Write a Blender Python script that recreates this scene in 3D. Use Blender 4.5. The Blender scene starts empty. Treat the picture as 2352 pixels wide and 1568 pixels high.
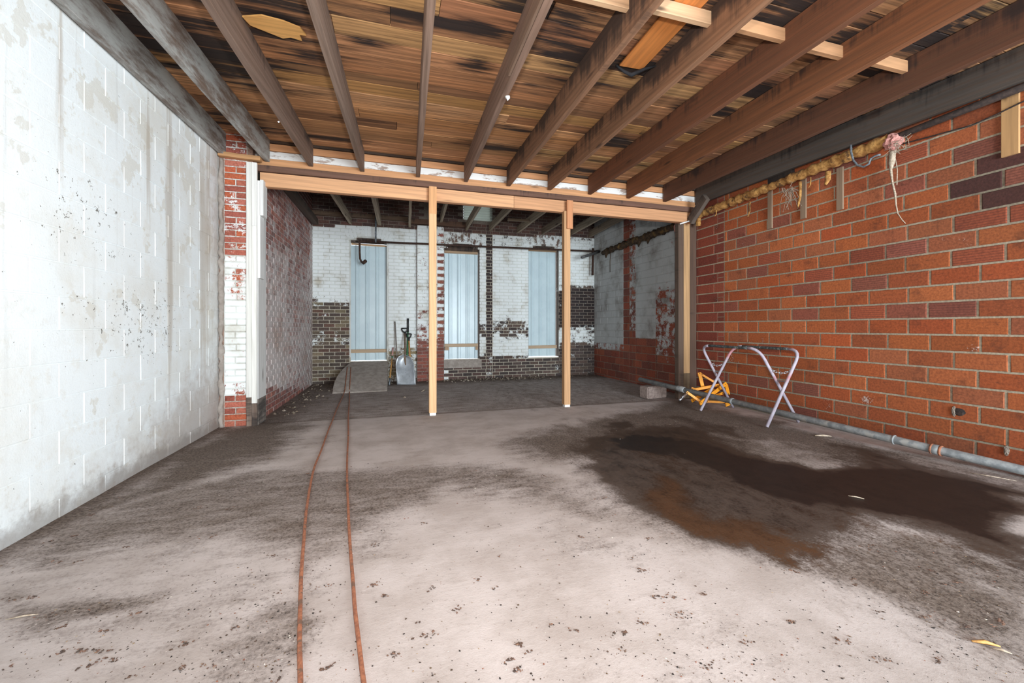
import bpy, math, random
import numpy as np
from mathutils import Vector, Matrix

random.seed(7)
rng = np.random.default_rng(7)
scene = bpy.context.scene
col = scene.collection

# ------------------------------------------------------------------ camera
F, CX, HY, CAMH = 930.0, 1176.0, 752.0, 1.14          # focal length, centre and horizon in pixels of 2352x1568
PSI = math.atan((CX - 907.0) / F)                     # yaw: the side walls vanish at x = 907
C, S = math.cos(PSI), math.sin(PSI)
cam_d = bpy.data.cameras.new('camera')
cam = bpy.data.objects.new('camera', cam_d)
col.objects.link(cam)
cam.location = (0, 0, CAMH)
cam.rotation_euler = (math.pi / 2, 0, -PSI)
cam_d.sensor_width = 36.0
cam_d.lens = F / 2352.0 * 36.0
cam_d.shift_y = (HY - 784.0) / 2352.0
cam_d.clip_start = 0.05
scene.camera = cam

# ------------------------------------------------------------------ sky, daylight, flash, exposure
world = bpy.data.worlds.new('overcast_sky')
scene.world = world
world.use_nodes = True
world.node_tree.nodes['Background'].inputs[0].default_value = (0.86, 0.93, 1.0, 1)
world.node_tree.nodes['Background'].inputs[1].default_value = 1.6


def add_light(name, kind, loc, energy, color, **kw):
    l = bpy.data.lights.new(name, kind)
    l.energy = energy
    l.color = color
    for k, v in kw.items():
        setattr(l, k, v)
    o = bpy.data.objects.new(name, l)
    col.objects.link(o)
    o.location = loc
    return o


# daylight that falls in through the wide loading door behind the photographer
DOOR = (1.5, 4.65, 2.85)                              # x0, x1, top of the door in the front wall
FRONT = -4.2
dl = add_light('loading_door_daylight', 'AREA', ((DOOR[0] + DOOR[1]) / 2, FRONT - 0.12, DOOR[2] / 2), 1080.0, (0.82, 0.93, 1.0),
               shape='RECTANGLE', size=DOOR[1] - DOOR[0], size_y=DOOR[2])
dl.rotation_euler = (math.radians(90), 0, 0)
# the photographer's flash, held above the camera
fl = add_light('camera_flash', 'SPOT', (0.06, -0.05, 1.62), 365.0, (1.0, 0.965, 0.93), shadow_soft_size=0.07,
               spot_size=math.radians(172), spot_blend=0.9)
fl.rotation_euler = (math.radians(96), 0, -PSI)

vs = scene.view_settings
vs.view_transform = 'Standard'
vs.look = 'None'
vs.gamma = 1.0
vs.use_curve_mapping = False
vs.exposure = 0.0


# ------------------------------------------------------------------ pixel -> place helpers
def ray(x, y):
    u = (x - CX) / F
    return (u * C + S, C - u * S, (HY - y) / F)


def at_y(x, y, Y):
    d = ray(x, y); t = Y / d[1]
    return Vector((d[0] * t, Y, CAMH + d[2] * t))


def at_x(x, y, X):
    d = ray(x, y); t = X / d[0]
    return Vector((X, d[1] * t, CAMH + d[2] * t))


def at_z(x, y, Z=0.0):
    d = ray(x, y); t = (Z - CAMH) / d[2]
    return Vector((d[0] * t, d[1] * t, Z))


def at_d(x, y, t):
    d = ray(x, y)
    return Vector((d[0] * t, d[1] * t, CAMH + d[2] * t))


def to_px(p):
    d = p[0] * S + p[1] * C
    d = max(d, 0.05) if not isinstance(d, np.ndarray) else np.maximum(d, 0.05)
    lat = p[0] * C - p[1] * S
    return CX + F * lat / d, HY + F * (CAMH - p[2]) / d, d


def lin(r, g, b):
    f = lambda c: (c / 255) / 12.92 if c / 255 <= 0.04045 else ((c / 255 + 0.055) / 1.055) ** 2.4
    return (f(r), f(g), f(b))


def lin4(r, g, b, a=1.0):
    return lin(r, g, b) + (a,)


def smooth(a, b, x):
    t = np.clip((x - a) / (b - a), 0, 1)
    return t * t * (3 - 2 * t)


_perm = rng.permutation(4096)
_vals = rng.random(4096)


def vnoise(x, y):
    xi = np.floor(x).astype(int); yi = np.floor(y).astype(int)
    fx = x - xi; fy = y - yi
    fx = fx * fx * (3 - 2 * fx); fy = fy * fy * (3 - 2 * fy)
    h = lambda i, j: _vals[_perm[(_perm[i & 4095] + j) & 4095]]
    return (h(xi, yi) * (1 - fx) * (1 - fy) + h(xi + 1, yi) * fx * (1 - fy) + h(xi, yi + 1) * (1 - fx) * fy + h(xi + 1, yi + 1) * fx * fy)


def fbm(x, y, o=4):
    x = np.asarray(x, float); y = np.asarray(y, float)
    r = 0; a = 0.5; n = 0
    for k in range(o):
        r = r + a * vnoise(x + 17.3 * k, y + 5.1 * k); n += a
        x = x * 2.03; y = y * 2.03; a *= 0.55
    return r / n


# ------------------------------------------------------------------ object helpers
def tag(o, label, cat, group=None, kind=None):
    o['label'] = label; o['category'] = cat
    if group: o['group'] = group
    if kind: o['kind'] = kind
    return o


def link(name, me, parent=None, mat=None):
    o = bpy.data.objects.new(name, me)
    col.objects.link(o)
    if mat is not None and me is not None and not me.materials:
        me.materials.append(mat)
    if parent is not None:
        o.parent = parent
        o.matrix_parent_inverse = parent.matrix_basis.inverted()
    return o


def empty(name, loc=(0, 0, 0)):
    o = bpy.data.objects.new(name, None)
    col.objects.link(o)
    o.location = loc
    o.empty_display_size = 0.1
    return o


class MB:
    def __init__(s):
        s.v = []; s.f = []; s.smooth = []; s.c = []

    def add(s, verts, faces, sm=False, c=None):
        b = len(s.v)
        s.v += [tuple(v) for v in verts]
        s.f += [tuple(i + b for i in f) for f in faces]
        s.smooth += [sm] * len(faces)
        s.c += [c or (1, 1, 1, 1)] * len(verts)

    def box(s, lo, hi, c=None):
        x0, y0, z0 = lo; x1, y1, z1 = hi
        v = [(x0, y0, z0), (x1, y0, z0), (x1, y1, z0), (x0, y1, z0), (x0, y0, z1), (x1, y0, z1), (x1, y1, z1), (x0, y1, z1)]
        s.add(v, [(0, 3, 2, 1), (4, 5, 6, 7), (0, 1, 5, 4), (1, 2, 6, 5), (2, 3, 7, 6), (3, 0, 4, 7)], False, c)

    def tube(s, pts, r, n=10, cap=True, c=None, closed=False):
        pts = [Vector(p) for p in pts]
        m = len(pts)
        rs = r if isinstance(r, (list, tuple)) else [r] * m
        t0 = (pts[1] - pts[0]).normalized()
        nrm = t0.orthogonal().normalized()
        rings = []
        verts = []
        for i, p in enumerate(pts):
            a = pts[(i - 1) % m] if (i > 0 or closed) else p
            b = pts[(i + 1) % m] if (i < m - 1 or closed) else p
            t = (b - a).normalized()
            nrm = (nrm - t * nrm.dot(t)).normalized()
            bi = t.cross(nrm)
            rings.append(len(verts))
            for k in range(n):
                an = 2 * math.pi * k / n
                verts.append(p + (nrm * math.cos(an) + bi * math.sin(an)) * rs[i])
        faces = []
        for i in range(m if closed else m - 1):
            j = (i + 1) % m
            for k in range(n):
                faces.append((rings[i] + k, rings[i] + (k + 1) % n, rings[j] + (k + 1) % n, rings[j] + k))
        if cap and not closed:
            faces.append(tuple(rings[0] + k for k in reversed(range(n))))
            faces.append(tuple(rings[-1] + k for k in range(n)))
        s.add(verts, faces, True, c)

    def prism(s, poly, lo, hi, axis='y', c=None):
        """poly: list of 2D points, extruded from lo to hi along axis"""
        n = len(poly)
        mk = {'y': lambda p, h: (p[0], h, p[1]), 'x': lambda p, h: (h, p[0], p[1]), 'z': lambda p, h: (p[0], p[1], h)}[axis]
        v = [mk(p, lo) for p in poly] + [mk(p, hi) for p in poly]
        f = [tuple(range(n)), tuple(reversed(range(n, 2 * n)))]
        f += [(i, i + n, (i + 1) % n + n, (i + 1) % n) for i in range(n)]
        s.add(v, f, False, c)

    def mesh(s, name, attr=False):
        me = bpy.data.meshes.new(name)
        me.from_pydata(s.v, [], s.f)
        me.polygons.foreach_set('use_smooth', s.smooth)
        if attr:
            a = me.color_attributes.new('bcol', 'FLOAT_COLOR', 'POINT')
            a.data.foreach_set('color', np.array(s.c, dtype=np.float32).ravel())
        me.update()
        return me

    def build(s, name, mat, parent=None, attr=False):
        return link(name, s.mesh(name, attr), parent, mat)


def beam(name, p0, p1, w, h, mat, parent=None, color=(1, 1, 1, 0.3), seg=1, jit=0.0, bev=0.003, up=(0, 0, 1)):
    """a board from p0 to p1 (centre line), w wide, h high; its length is local x, so the grain runs along it"""
    p0 = Vector(p0); p1 = Vector(p1)
    dx = (p1 - p0); L = dx.length; dx.normalize()
    up = Vector(up)
    dy = up.cross(dx).normalized(); dz = dx.cross(dy).normalized()
    v = []; f = []
    b = min(bev, w * 0.2, h * 0.2)
    prof = [(-w / 2 + b, -h / 2), (w / 2 - b, -h / 2), (w / 2, -h / 2 + b), (w / 2, h / 2 - b), (w / 2 - b, h / 2), (-w / 2 + b, h / 2), (-w / 2, h / 2 - b), (-w / 2, -h / 2 + b)]
    for i in range(seg + 1):
        x = L * i / seg
        jy = random.uniform(-jit, jit); jz = random.uniform(-jit, jit)
        for q in prof:
            v.append((x, q[0] + jy + random.uniform(-jit, jit) * 0.4, q[1] + jz + random.uniform(-jit, jit) * 0.4))
    for i in range(seg):
        for k in range(8):
            f.append((i * 8 + k, (i + 1) * 8 + k, (i + 1) * 8 + (k + 1) % 8, i * 8 + (k + 1) % 8)[::-1])
    f.append(tuple(range(8))[::-1]); f.append(tuple(seg * 8 + k for k in range(8)))
    me = bpy.data.meshes.new(name)
    me.from_pydata(v, [], f)
    me.materials.append(mat)
    o = bpy.data.objects.new(name, me)
    col.objects.link(o)
    M = Matrix((dx, dy, dz)).transposed().to_4x4()
    M.translation = p0
    if parent is not None:
        o.parent = parent
        o.matrix_parent_inverse = Matrix.Translation(parent.location).inverted()
    o.matrix_basis = M
    o.color = color
    return o


# ------------------------------------------------------------------ material helpers
class NT:
    def __init__(s, name):
        s.m = bpy.data.materials.new(name)
        s.m.use_nodes = True
        s.t = s.m.node_tree
        s.n = s.t.nodes
        s.b = s.n['Principled BSDF']

    def node(s, typ, **kw):
        n = s.n.new(typ)
        for k, v in kw.items(): setattr(n, k, v)
        return n

    def put(s, sock, val):
        if isinstance(val, bpy.types.NodeSocket): s.t.links.new(val, sock)
        elif isinstance(val, (tuple, list)) and len(val) == 3 and sock.type == 'RGBA': sock.default_value = (*val, 1)
        else: sock.default_value = val

    def math(s, op, a, b=None, c=None, clamp=False):
        n = s.node('ShaderNodeMath', operation=op, use_clamp=clamp)
        s.put(n.inputs[0], a)
        if b is not None: s.put(n.inputs[1], b)
        if c is not None: s.put(n.inputs[2], c)
        return n.outputs[0]

    def ss(s, x, a, b, lo=0.0, hi=1.0):
        n = s.node('ShaderNodeMapRange', interpolation_type='SMOOTHSTEP')
        s.put(n.inputs[0], x); s.put(n.inputs[1], a); s.put(n.inputs[2], b); s.put(n.inputs[3], lo); s.put(n.inputs[4], hi)
        return n.outputs[0]

    def mix(s, f, a, b, mode='MIX'):
        n = s.node('ShaderNodeMix', data_type='RGBA', blend_type=mode)
        s.put(n.inputs[0], f); s.put(n.inputs[6], a); s.put(n.inputs[7], b)
        return n.outputs[2]

    def noise(s, vec, scale, detail=4.0, rough=0.6, dist=0.0):
        n = s.node('ShaderNodeTexNoise')
        if vec is not None: s.put(n.inputs['Vector'], vec)
        n.inputs['Scale'].default_value = scale; n.inputs['Detail'].default_value = detail
        n.inputs['Roughness'].default_value = rough; n.inputs['Distortion'].default_value = dist
        return n.outputs['Fac']

    def voronoi(s, vec, scale):
        n = s.node('ShaderNodeTexVoronoi')
        if vec is not None: s.put(n.inputs['Vector'], vec)
        n.inputs['Scale'].default_value = scale
        return n.outputs['Distance']

    def pos(s):
        return s.node('ShaderNodeNewGeometry').outputs['Position']

    def obj(s):
        return s.node('ShaderNodeTexCoord').outputs['Object']

    def map(s, vec, sc=(1, 1, 1), loc=(0, 0, 0)):
        n = s.node('ShaderNodeMapping')
        s.put(n.inputs[0], vec); s.put(n.inputs[1], loc); s.put(n.inputs[3], sc)
        return n.outputs[0]

    def xyz(s, vec):
        n = s.node('ShaderNodeSeparateXYZ'); s.put(n.inputs[0], vec)
        return n.outputs

    def vadd(s, a, b):
        n = s.node('ShaderNodeVectorMath', operation='ADD'); s.put(n.inputs[0], a); s.put(n.inputs[1], b)
        return n.outputs[0]

    def bump(s, h, strength=0.4, dist=0.01):
        n = s.node('ShaderNodeBump')
        n.inputs['Strength'].default_value = strength; n.inputs['Distance'].default_value = dist
        s.put(n.inputs['Height'], h)
        s.t.links.new(n.outputs[0], s.b.inputs['Normal'])

    def done(s, color, rough=0.9, metal=0.0, spec=None):
        s.put(s.b.inputs['Base Color'], color); s.put(s.b.inputs['Roughness'], rough); s.put(s.b.inputs['Metallic'], metal)
        if spec is not None: s.put(s.b.inputs['Specular IOR Level'], spec)
        return s.m


def plain(name, c1, c2=None, rough=0.7, metal=0.0, scale=30.0, bump=0.15, spots=None):
    """two tones broken up by noise"""
    t = NT(name)
    p = t.pos()
    n = t.noise(p, scale, 5, 0.65)
    k = t.mix(t.ss(n, 0.35, 0.65), c1, c2 or tuple(x * 0.7 for x in c1))
    if spots:
        k = t.mix(t.ss(t.noise(p, scale * 0.45, 3), 0.55, 0.66), k, spots)
    if bump: t.bump(n, bump, 0.004)
    return t.done(k, rough, metal)


def mask_blobs(t, a, b, blobs, warp):
    """largest of several soft ellipses (ca, cb, ra, rb) in world metres, edge broken by noise"""
    out = None
    for (ca, cb, ra, rb) in blobs:
        da = t.math('DIVIDE', t.math('SUBTRACT', a, ca), ra)
        db = t.math('DIVIDE', t.math('SUBTRACT', b, cb), rb)
        r = t.math('SQRT', t.math('ADD', t.math('MULTIPLY', da, da), t.math('MULTIPLY', db, db)))
        m = t.math('SUBTRACT', 1.0, r)
        out = m if out is None else t.math('MAXIMUM', out, m)
    return t.math('ADD', out, warp)


def wood_mat(name, grain=1.0, dark=(0.02, 0.015, 0.012), world_stain=None, chips=None, rough=0.85, bump=0.35, drip=0.0, streak=0.6, dust=None):
    """tint = object colour, alpha = how stained; grain along local x"""
    t = NT(name)
    oi = t.node('ShaderNodeObjectInfo')
    o = t.obj()
    off = t.node('ShaderNodeCombineXYZ')
    t.put(off.inputs[0], t.math('MULTIPLY', oi.outputs['Random'], 40.0))
    t.put(off.inputs[1], t.math('MULTIPLY', oi.outputs['Random'], 17.0))
    v = t.vadd(o, off.outputs[0])
    fine = t.noise(t.map(v, (2.2, 70, 70)), 1.0, 5, 0.6)
    band = t.noise(t.map(v, (0.55, 11, 11)), 1.0, 3, 0.5, 1.2)
    ring = t.node('ShaderNodeTexWave', wave_type='BANDS', bands_direction='DIAGONAL')
    t.put(ring.inputs['Vector'], t.map(v, (0.30, 7, 7)))
    ring.inputs['Scale'].default_value = 1.6; ring.inputs['Distortion'].default_value = 6.0
    ring.inputs['Detail'].default_value = 2.0; ring.inputs['Detail Scale'].default_value = 1.0
    base = oi.outputs['Color']
    k = t.mix(t.ss(band, 0.3, 0.75, 0.0, 0.40 * grain), base, t.mix(0.7, base, (0.02, 0.01, 0.005)))
    k = t.mix(t.math('MULTIPLY', t.ss(ring.outputs['Fac'], 0.35, 0.95), 0.26 * grain), k, (0.10, 0.05, 0.025))
    k = t.mix(t.ss(fine, 0.45, 0.75, 0.0, 0.40 * grain), k, (0.05, 0.03, 0.02))
    if dust:
        k = t.mix(t.ss(t.noise(t.map(v, (3, 9, 9)), 1.0, 5, 0.65), 0.4, 0.7, 0, 0.55), k, dust)
    kn = t.voronoi(t.map(v, (1.0, 5.0, 5.0)), 1.0)
    k = t.mix(t.ss(kn, 0.04, 0.12, 0.8, 0.0), k, (0.04, 0.018, 0.010))
    # water and mould stains
    st = t.noise(t.map(v, (streak, 5.0, 5.0)), 1.0, 5, 0.62, 0.6)
    amt = t.math('SUBTRACT', 0.86, t.math('MULTIPLY', oi.outputs['Alpha'], 0.62))
    sm = t.ss(st, amt, t.math('ADD', amt, 0.16))
    if drip:
        q = t.xyz(o)
        dr = t.math('ADD', t.math('MULTIPLY', t.noise(t.map(v, (16.0, 2.0, 1.2)), 1.0, 4, 0.7), 0.45), t.math('MULTIPLY', t.noise(t.map(v, (2.2, 2.0, 3.0)), 1.0, 4, 0.6), 0.55))
        up_ = t.math('MULTIPLY', t.ss(q[2], -0.16, 0.12, -0.12, 0.10), 1.0)
        dm_ = t.math('ADD', dr, t.math('ADD', up_, t.math('MULTIPLY', oi.outputs['Alpha'], 0.42)))
        sm = t.math('MAXIMUM', sm, t.ss(dm_, 0.62, 0.78, 0, drip))
    if world_stain:
        p = t.pos(); q = t.xyz(p)
        w = t.math('ADD', t.math('MULTIPLY', t.math('SUBTRACT', t.noise(t.map(p, (0.8, 6.0, 1)), 1.0, 6, 0.66), 0.52), 2.4),
                   t.math('MULTIPLY', t.math('SUBTRACT', t.noise(t.map(v, (0.9, 17.0, 1)), 1.0, 5, 0.7), 0.52), 3.0))
        w = t.math('ADD', w, t.math('MULTIPLY', t.math('SUBTRACT', oi.outputs['Random'], 0.5), 0.7))
        mk = mask_blobs(t, q[0], q[1], world_stain, w)
        k = t.mix(t.ss(mk, -0.45, 0.25, 0.0, 0.62), k, lin(74, 48, 32))
        sm = t.math('MAXIMUM', sm, t.ss(mk, 0.05, 0.5, 0.0, 0.96))
    k = t.mix(t.math('MULTIPLY', sm, 0.92), k, dark)
    if chips:      # remains of whitewash
        cn = t.noise(t.map(v, (2.5, 9, 9)), 1.0, 6, 0.7)
        k = t.mix(t.ss(cn, chips[1], chips[1] + chips[2], 0, chips[3]), k, chips[0])
    t.bump(t.math('ADD', t.math('MULTIPLY', fine, 0.7), band), bump, 0.006)
    return t.done(k, rough)


def masonry_mat(name, src, paint=lin(222, 224, 220), dirty=lin(150, 140, 118), dirt_lo=0.45, dirt_hi=0.75, n_big=7.0, blot=0.5, soot=lin(40, 28, 24), scored=False, rough=0.92, amp=1.0, soft=0.06, pmax=1.0, scratch=0.0):
    """rgb = masonry colour, alpha = how much paint is left on it"""
    t = NT(name)
    if src == 'obj':
        oi = t.node('ShaderNodeObjectInfo'); rgb, al = oi.outputs['Color'], oi.outputs['Alpha']
    else:
        at = t.node('ShaderNodeAttribute', attribute_name='bcol'); rgb, al = at.outputs['Color'], at.outputs['Alpha']
    p = t.pos()
    n1 = t.noise(p, n_big, 5, 0.65)
    n2 = t.noise(p, 55.0, 4, 0.65)
    n3 = t.noise(p, 2.1, 5, 0.62)
    k = t.mix(t.ss(n2, 0.3, 0.7), t.mix(0.30, rgb, (0, 0, 0)), t.mix(0.16, rgb, (1, 1, 1), 'SOFT_LIGHT'))
    k = t.mix(t.ss(n1, 0.52, 0.74, 0.0, blot), k, soot)
    if scored:
        w = t.math('SINE', t.math('MULTIPLY', t.xyz(p)[2], 2 * math.pi / 0.0215))
        w = t.math('ADD', w, t.math('MULTIPLY', n2, 0.6))
        k = t.mix(t.ss(w, 0.55, 0.95, 0, 0.38), k, soot)
    pc = t.mix(t.ss(n3, dirt_lo, dirt_hi), paint, dirty)
    pc = t.mix(t.ss(n2, 0.55, 0.8, 0, 0.25), pc, dirty)
    m = t.math('ADD', al, t.math('ADD', t.math('MULTIPLY', t.math('SUBTRACT', n1, 0.5), 1.5 * amp), t.math('MULTIPLY', t.math('SUBTRACT', n2, 0.5), 0.7 * amp)))
    if scratch:
        sc = t.noise(t.map(p, (1, 5.0, 60.0)), 1.0, 4, 0.7)
        k = t.mix(t.ss(sc, 0.60, 0.70, 0, scratch), k, soot)
    k = t.mix(t.ss(m, 0.5 - soft, 0.5 + soft, 0.0, pmax), k, pc)
    h = t.math('ADD', t.math('MULTIPLY', n2, 0.6), n1)
    if scored: h = t.math('SUBTRACT', h, t.math('MULTIPLY', t.ss(w, 0.4, 0.95), 0.6))
    t.bump(h, 0.35, 0.006)
    return t.done(k, rough)


# ------------------------------------------------------------------ materials
M_joist = wood_mat('old_joist_wood', 1.0, lin(26, 23, 25), drip=0.85)
M_joist_white = wood_mat('whitewashed_joist_wood', 1.0, lin(52, 44, 42), chips=(lin(182, 186, 184), 0.36, 0.26, 0.75), drip=0.4)
DECK_STAINS = [(640, 40, .6, .40), (720, 135, .4, .13), (600, 215, .5, .14), (450, 110, .45, .6), (330, 60, .4, .6), (560, 290, .5, .2), (1010, 50, .45, .07), (880, 290, .6, .06), (840, 100, .3, .1),
               (1100, 150, .22, .16), (1090, 60, .25, .1), (1300, 50, .5, .34), (1335, 150, .42, .30), (1190, 305, .4, .10), (1150, 350, .55, .12), (1480, 165, .35, .13), (1545, 130, .32, .4), (1640, 60, .4, .45),
               (1420, 330, .5, .2), (1750, 200, .4, .3), (1780, 60, .5, .35), (1930, 120, .4, .4), (2050, 190, .6, .5), (2150, 60, .5, .5), (1620, 260, .35, .15), (1330, 400, .5, .1), (760, 330, .5, .05), (1900, 300, .6, .5)]
M_deck = wood_mat('roof_deck_wood', 1.25, lin(24, 23, 27), streak=0.45, world_stain=[(*at_z(x, y, 3.32)[:2], a, b) for x, y, a, b in DECK_STAINS])
M_pine = wood_mat('new_pine_wood', 0.55, lin(92, 58, 40), bump=0.15, rough=0.7)
M_white_wood = wood_mat('peeling_white_board', 0.35, lin(90, 70, 60), chips=None, bump=0.2)
M_flake_wood = wood_mat('board_with_white_flakes', 0.8, lin(60, 45, 40), chips=(lin(232, 232, 230), 0.40, 0.07, 0.9))
PW, PD = lin(234, 238, 238), lin(186, 178, 160)
M_brick = masonry_mat('old_brick', 'obj', paint=PW, dirty=PD, dirt_lo=0.5, dirt_hi=0.8, soft=0.1)
M_brick_a = masonry_mat('old_brick_joined', 'attr', paint=PW, dirty=PD, dirt_lo=0.5, dirt_hi=0.8, soft=0.1)
M_brick_m = masonry_mat('old_brick_mortar', 'attr', paint=lin(214, 216, 212), dirty=lin(150, 142, 128), soft=0.1, blot=0.25)
M_wash = masonry_mat('whitewashed_brick', 'obj', paint=lin(214, 208, 206), dirty=lin(176, 158, 148), soft=0.4, pmax=0.8)
M_wash_a = masonry_mat('whitewashed_brick_joined', 'attr', paint=lin(214, 208, 206), dirty=lin(176, 158, 148), soft=0.4, pmax=0.8)
M_tile = masonry_mat('clay_tile', 'obj', blot=0.55, paint=lin(190, 170, 160), n_big=4.0, scratch=0.5, soot=lin(66, 36, 26))
M_tile_scored = masonry_mat('scored_clay_tile', 'obj', blot=0.25, soot=lin(80, 42, 34), scored=True, paint=lin(190, 170, 160), n_big=5.0)
M_tile_a = masonry_mat('clay_tile_mortar', 'attr', blot=0.25)
M_rear_tile = masonry_mat('painted_clay_tile', 'obj', paint=lin(186, 188, 188), dirty=lin(128, 122, 116), blot=0.4, n_big=9.0, amp=0.8)
M_rear_tile_a = masonry_mat('painted_clay_tile_mortar', 'attr', paint=lin(176, 177, 176), dirty=lin(128, 122, 116), blot=0.3, n_big=9.0, amp=0.8)


def cmu_mat():
    t = NT('white_painted_block')
    p = t.pos(); q = t.xyz(p)
    Y, Z = q[1], q[2]
    fine = t.noise(p, 90, 4, 0.7)
    mid = t.noise(p, 9, 5, 0.65)
    big = t.noise(p, 1.6, 5, 0.6)
    k = t.mix(t.ss(big, 0.42, 0.70), lin(238, 245, 248), lin(228, 230, 227))
    k = t.mix(t.ss(mid, 0.55, 0.66, 0, 0.35), k, lin(224, 222, 214))
    k = t.mix(t.ss(fine, 0.5, 0.8, 0, 0.3), k, lin(214, 212, 206))
    # bare patches where the paint has come off
    bare = t.math('ADD', t.noise(p, 3.4, 6, 0.62), t.math('MULTIPLY', t.ss(Z, 1.6, 2.6), 0.06))
    k = t.mix(t.ss(bare, 0.62, 0.65, 0, 0.5), k, lin(210, 206, 194))
    # runs of rusty and grey water
    st = t.noise(t.map(p, (1, 9.0, 0.28)), 1.0, 4, 0.7)
    k = t.mix(t.math('MULTIPLY', t.ss(st, 0.56, 0.72), t.ss(Z, 0.3, 2.2, 0.10, 0.6)), k, lin(196, 196, 194))
    runs = mask_blobs(t, Y, Z, [(4.34, 1.9, 0.10, 2.2), (3.10, 2.6, 0.06, 1.0), (5.05, 1.9, 0.22, 2.4), (4.02, 2.6, 0.08, 0.9)],
                      t.math('MULTIPLY', t.math('SUBTRACT', st, 0.5), 2.6))
    k = t.mix(t.ss(runs, 0.2, 0.85, 0, 0.55), k, lin(176, 162, 144))
    # grime rising from the floor, strongest at the far end
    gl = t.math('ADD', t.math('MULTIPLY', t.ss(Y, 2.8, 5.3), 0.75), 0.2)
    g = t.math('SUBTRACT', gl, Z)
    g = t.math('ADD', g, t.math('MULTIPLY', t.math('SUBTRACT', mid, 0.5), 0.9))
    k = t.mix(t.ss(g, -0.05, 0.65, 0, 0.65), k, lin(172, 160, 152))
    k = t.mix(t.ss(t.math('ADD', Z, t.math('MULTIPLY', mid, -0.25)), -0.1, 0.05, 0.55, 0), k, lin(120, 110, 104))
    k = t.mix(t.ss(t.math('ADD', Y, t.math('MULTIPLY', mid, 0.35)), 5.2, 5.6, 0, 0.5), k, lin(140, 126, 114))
    # crumbs of dried dirt stuck to the wall
    sp = t.noise(p, 26, 3, 0.75)
    reg = mask_blobs(t, Y, Z, [(3.45, 1.95, 0.45, 0.16), (3.62, 1.68, 0.55, 0.12), (3.2, 1.9, 0.5, 0.5), (4.0, 1.2, 1.2, 0.6)], 0.0)
    k = t.mix(t.ss(t.math('ADD', sp, t.math('MULTIPLY', t.ss(reg, 0, 0.9), 0.10)), 0.70, 0.735, 0, 0.85), k, lin(78, 68, 52))
    t.bump(t.math('ADD', t.math('MULTIPLY', fine, 0.7), mid), 0.3, 0.006)
    return t.done(k, 0.85)


M_cmu = cmu_mat()


def floor_mat():
    t = NT('stained_concrete')
    at = t.node('ShaderNodeAttribute', attribute_name='bcol')
    q = t.node('ShaderNodeSeparateColor'); t.put(q.inputs[0], at.outputs['Color'])
    dirt, wet, rust = q.outputs[0], q.outputs[1], q.outputs[2]
    p = t.pos()
    X = t.xyz(p)[0]
    fine = t.noise(p, 150, 4, 0.75)
    grain = t.noise(p, 60, 5, 0.8)
    m1 = t.noise(t.map(p, (0.45, 1.3, 1)), 9, 6, 0.72)
    m2 = t.noise(t.map(p, (1.2, 0.65, 1)), 8, 6, 0.74)
    sel = t.ss(X, 0.9, 1.9)
    mid = t.math('ADD', t.math('MULTIPLY', m2, sel), t.math('MULTIPLY', m1, t.math('SUBTRACT', 1.0, sel)))
    big = t.noise(p, 2.2, 6, 0.62)
    k = t.mix(t.ss(big, 0.35, 0.68), lin(192, 181, 177), lin(170, 158, 152))
    k = t.mix(t.ss(mid, 0.5, 0.75, 0, 0.35), k, lin(152, 138, 130))
    k = t.mix(t.ss(grain, 0.56, 0.70, 0, 0.35), k, lin(128, 112, 102))
    k = t.mix(t.ss(fine, 0.58, 0.75, 0, 0.3), k, lin(132, 116, 106))
    brk = t.math('ADD', t.math('MULTIPLY', t.math('SUBTRACT', mid, 0.5), 1.5), t.math('MULTIPLY', t.math('SUBTRACT', grain, 0.5), 1.1))
    d = t.math('ADD', dirt, t.math('MULTIPLY', brk, 0.75))
    dc = t.mix(t.ss(grain, 0.42, 0.62), lin(112, 98, 88), lin(72, 59, 51))
    k = t.mix(t.ss(d, 0.1, 1.0, 0, 0.95), k, dc)
    k = t.mix(t.ss(t.math('ADD', rust, t.math('MULTIPLY', brk, 0.9)), 0.25, 0.9, 0, 0.8), k, lin(104, 70, 44))
    w = t.math('ADD', wet, t.math('MULTIPLY', brk, 0.55))
    k = t.mix(t.ss(w, 0.1, 0.7, 0, 0.92), k, lin(62, 46, 35))
    k = t.mix(t.ss(t.math('ADD', rust, t.math('MULTIPLY', brk, 1.4)), 0.45, 1.1, 0, 0.55), k, lin(100, 64, 36))
    k = t.mix(t.ss(w, 0.7, 1.15, 0, 0.95), k, t.mix(t.ss(mid, 0.4, 0.65), lin(36, 28, 25), lin(25, 21, 20)))
    k = t.mix(t.ss(fine, 0.68, 0.74, 0, 0.35), k, lin(150, 136, 124))
    t.bump(t.math('ADD', t.math('MULTIPLY', grain, 0.8), mid), 0.35, 0.006)
    r = t.ss(w, 0.3, 1.1, 0.88, 0.5)
    return t.done(k, r, 0, 0.3)


M_floor = floor_mat()
M_concrete = plain('grey_concrete', lin(168, 158, 150), lin(142, 132, 124), 0.92, scale=9, bump=0.2)
M_block = plain('pale_concrete_block', lin(150, 134, 126), lin(122, 106, 100), 0.92, scale=26, bump=0.3)
M_panel = plain('pale_blue_sheet_metal', lin(204, 222, 228), lin(196, 214, 221), 0.32, 0.0, scale=3, bump=0.0)
M_galv = plain('galvanised_pipe', lin(160, 162, 162), lin(124, 128, 130), 0.55, 0.15, scale=16, bump=0.1, spots=lin(172, 170, 166))
M_rust = plain('rusty_iron', lin(84, 58, 46), lin(52, 38, 34), 0.85, 0.2, scale=40)
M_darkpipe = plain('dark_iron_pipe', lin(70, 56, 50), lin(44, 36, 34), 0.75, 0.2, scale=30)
M_insul = plain('torn_pipe_wrap', lin(196, 148, 84), lin(140, 94, 46), 0.95, scale=24, bump=0.5, spots=lin(96, 66, 38))
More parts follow.
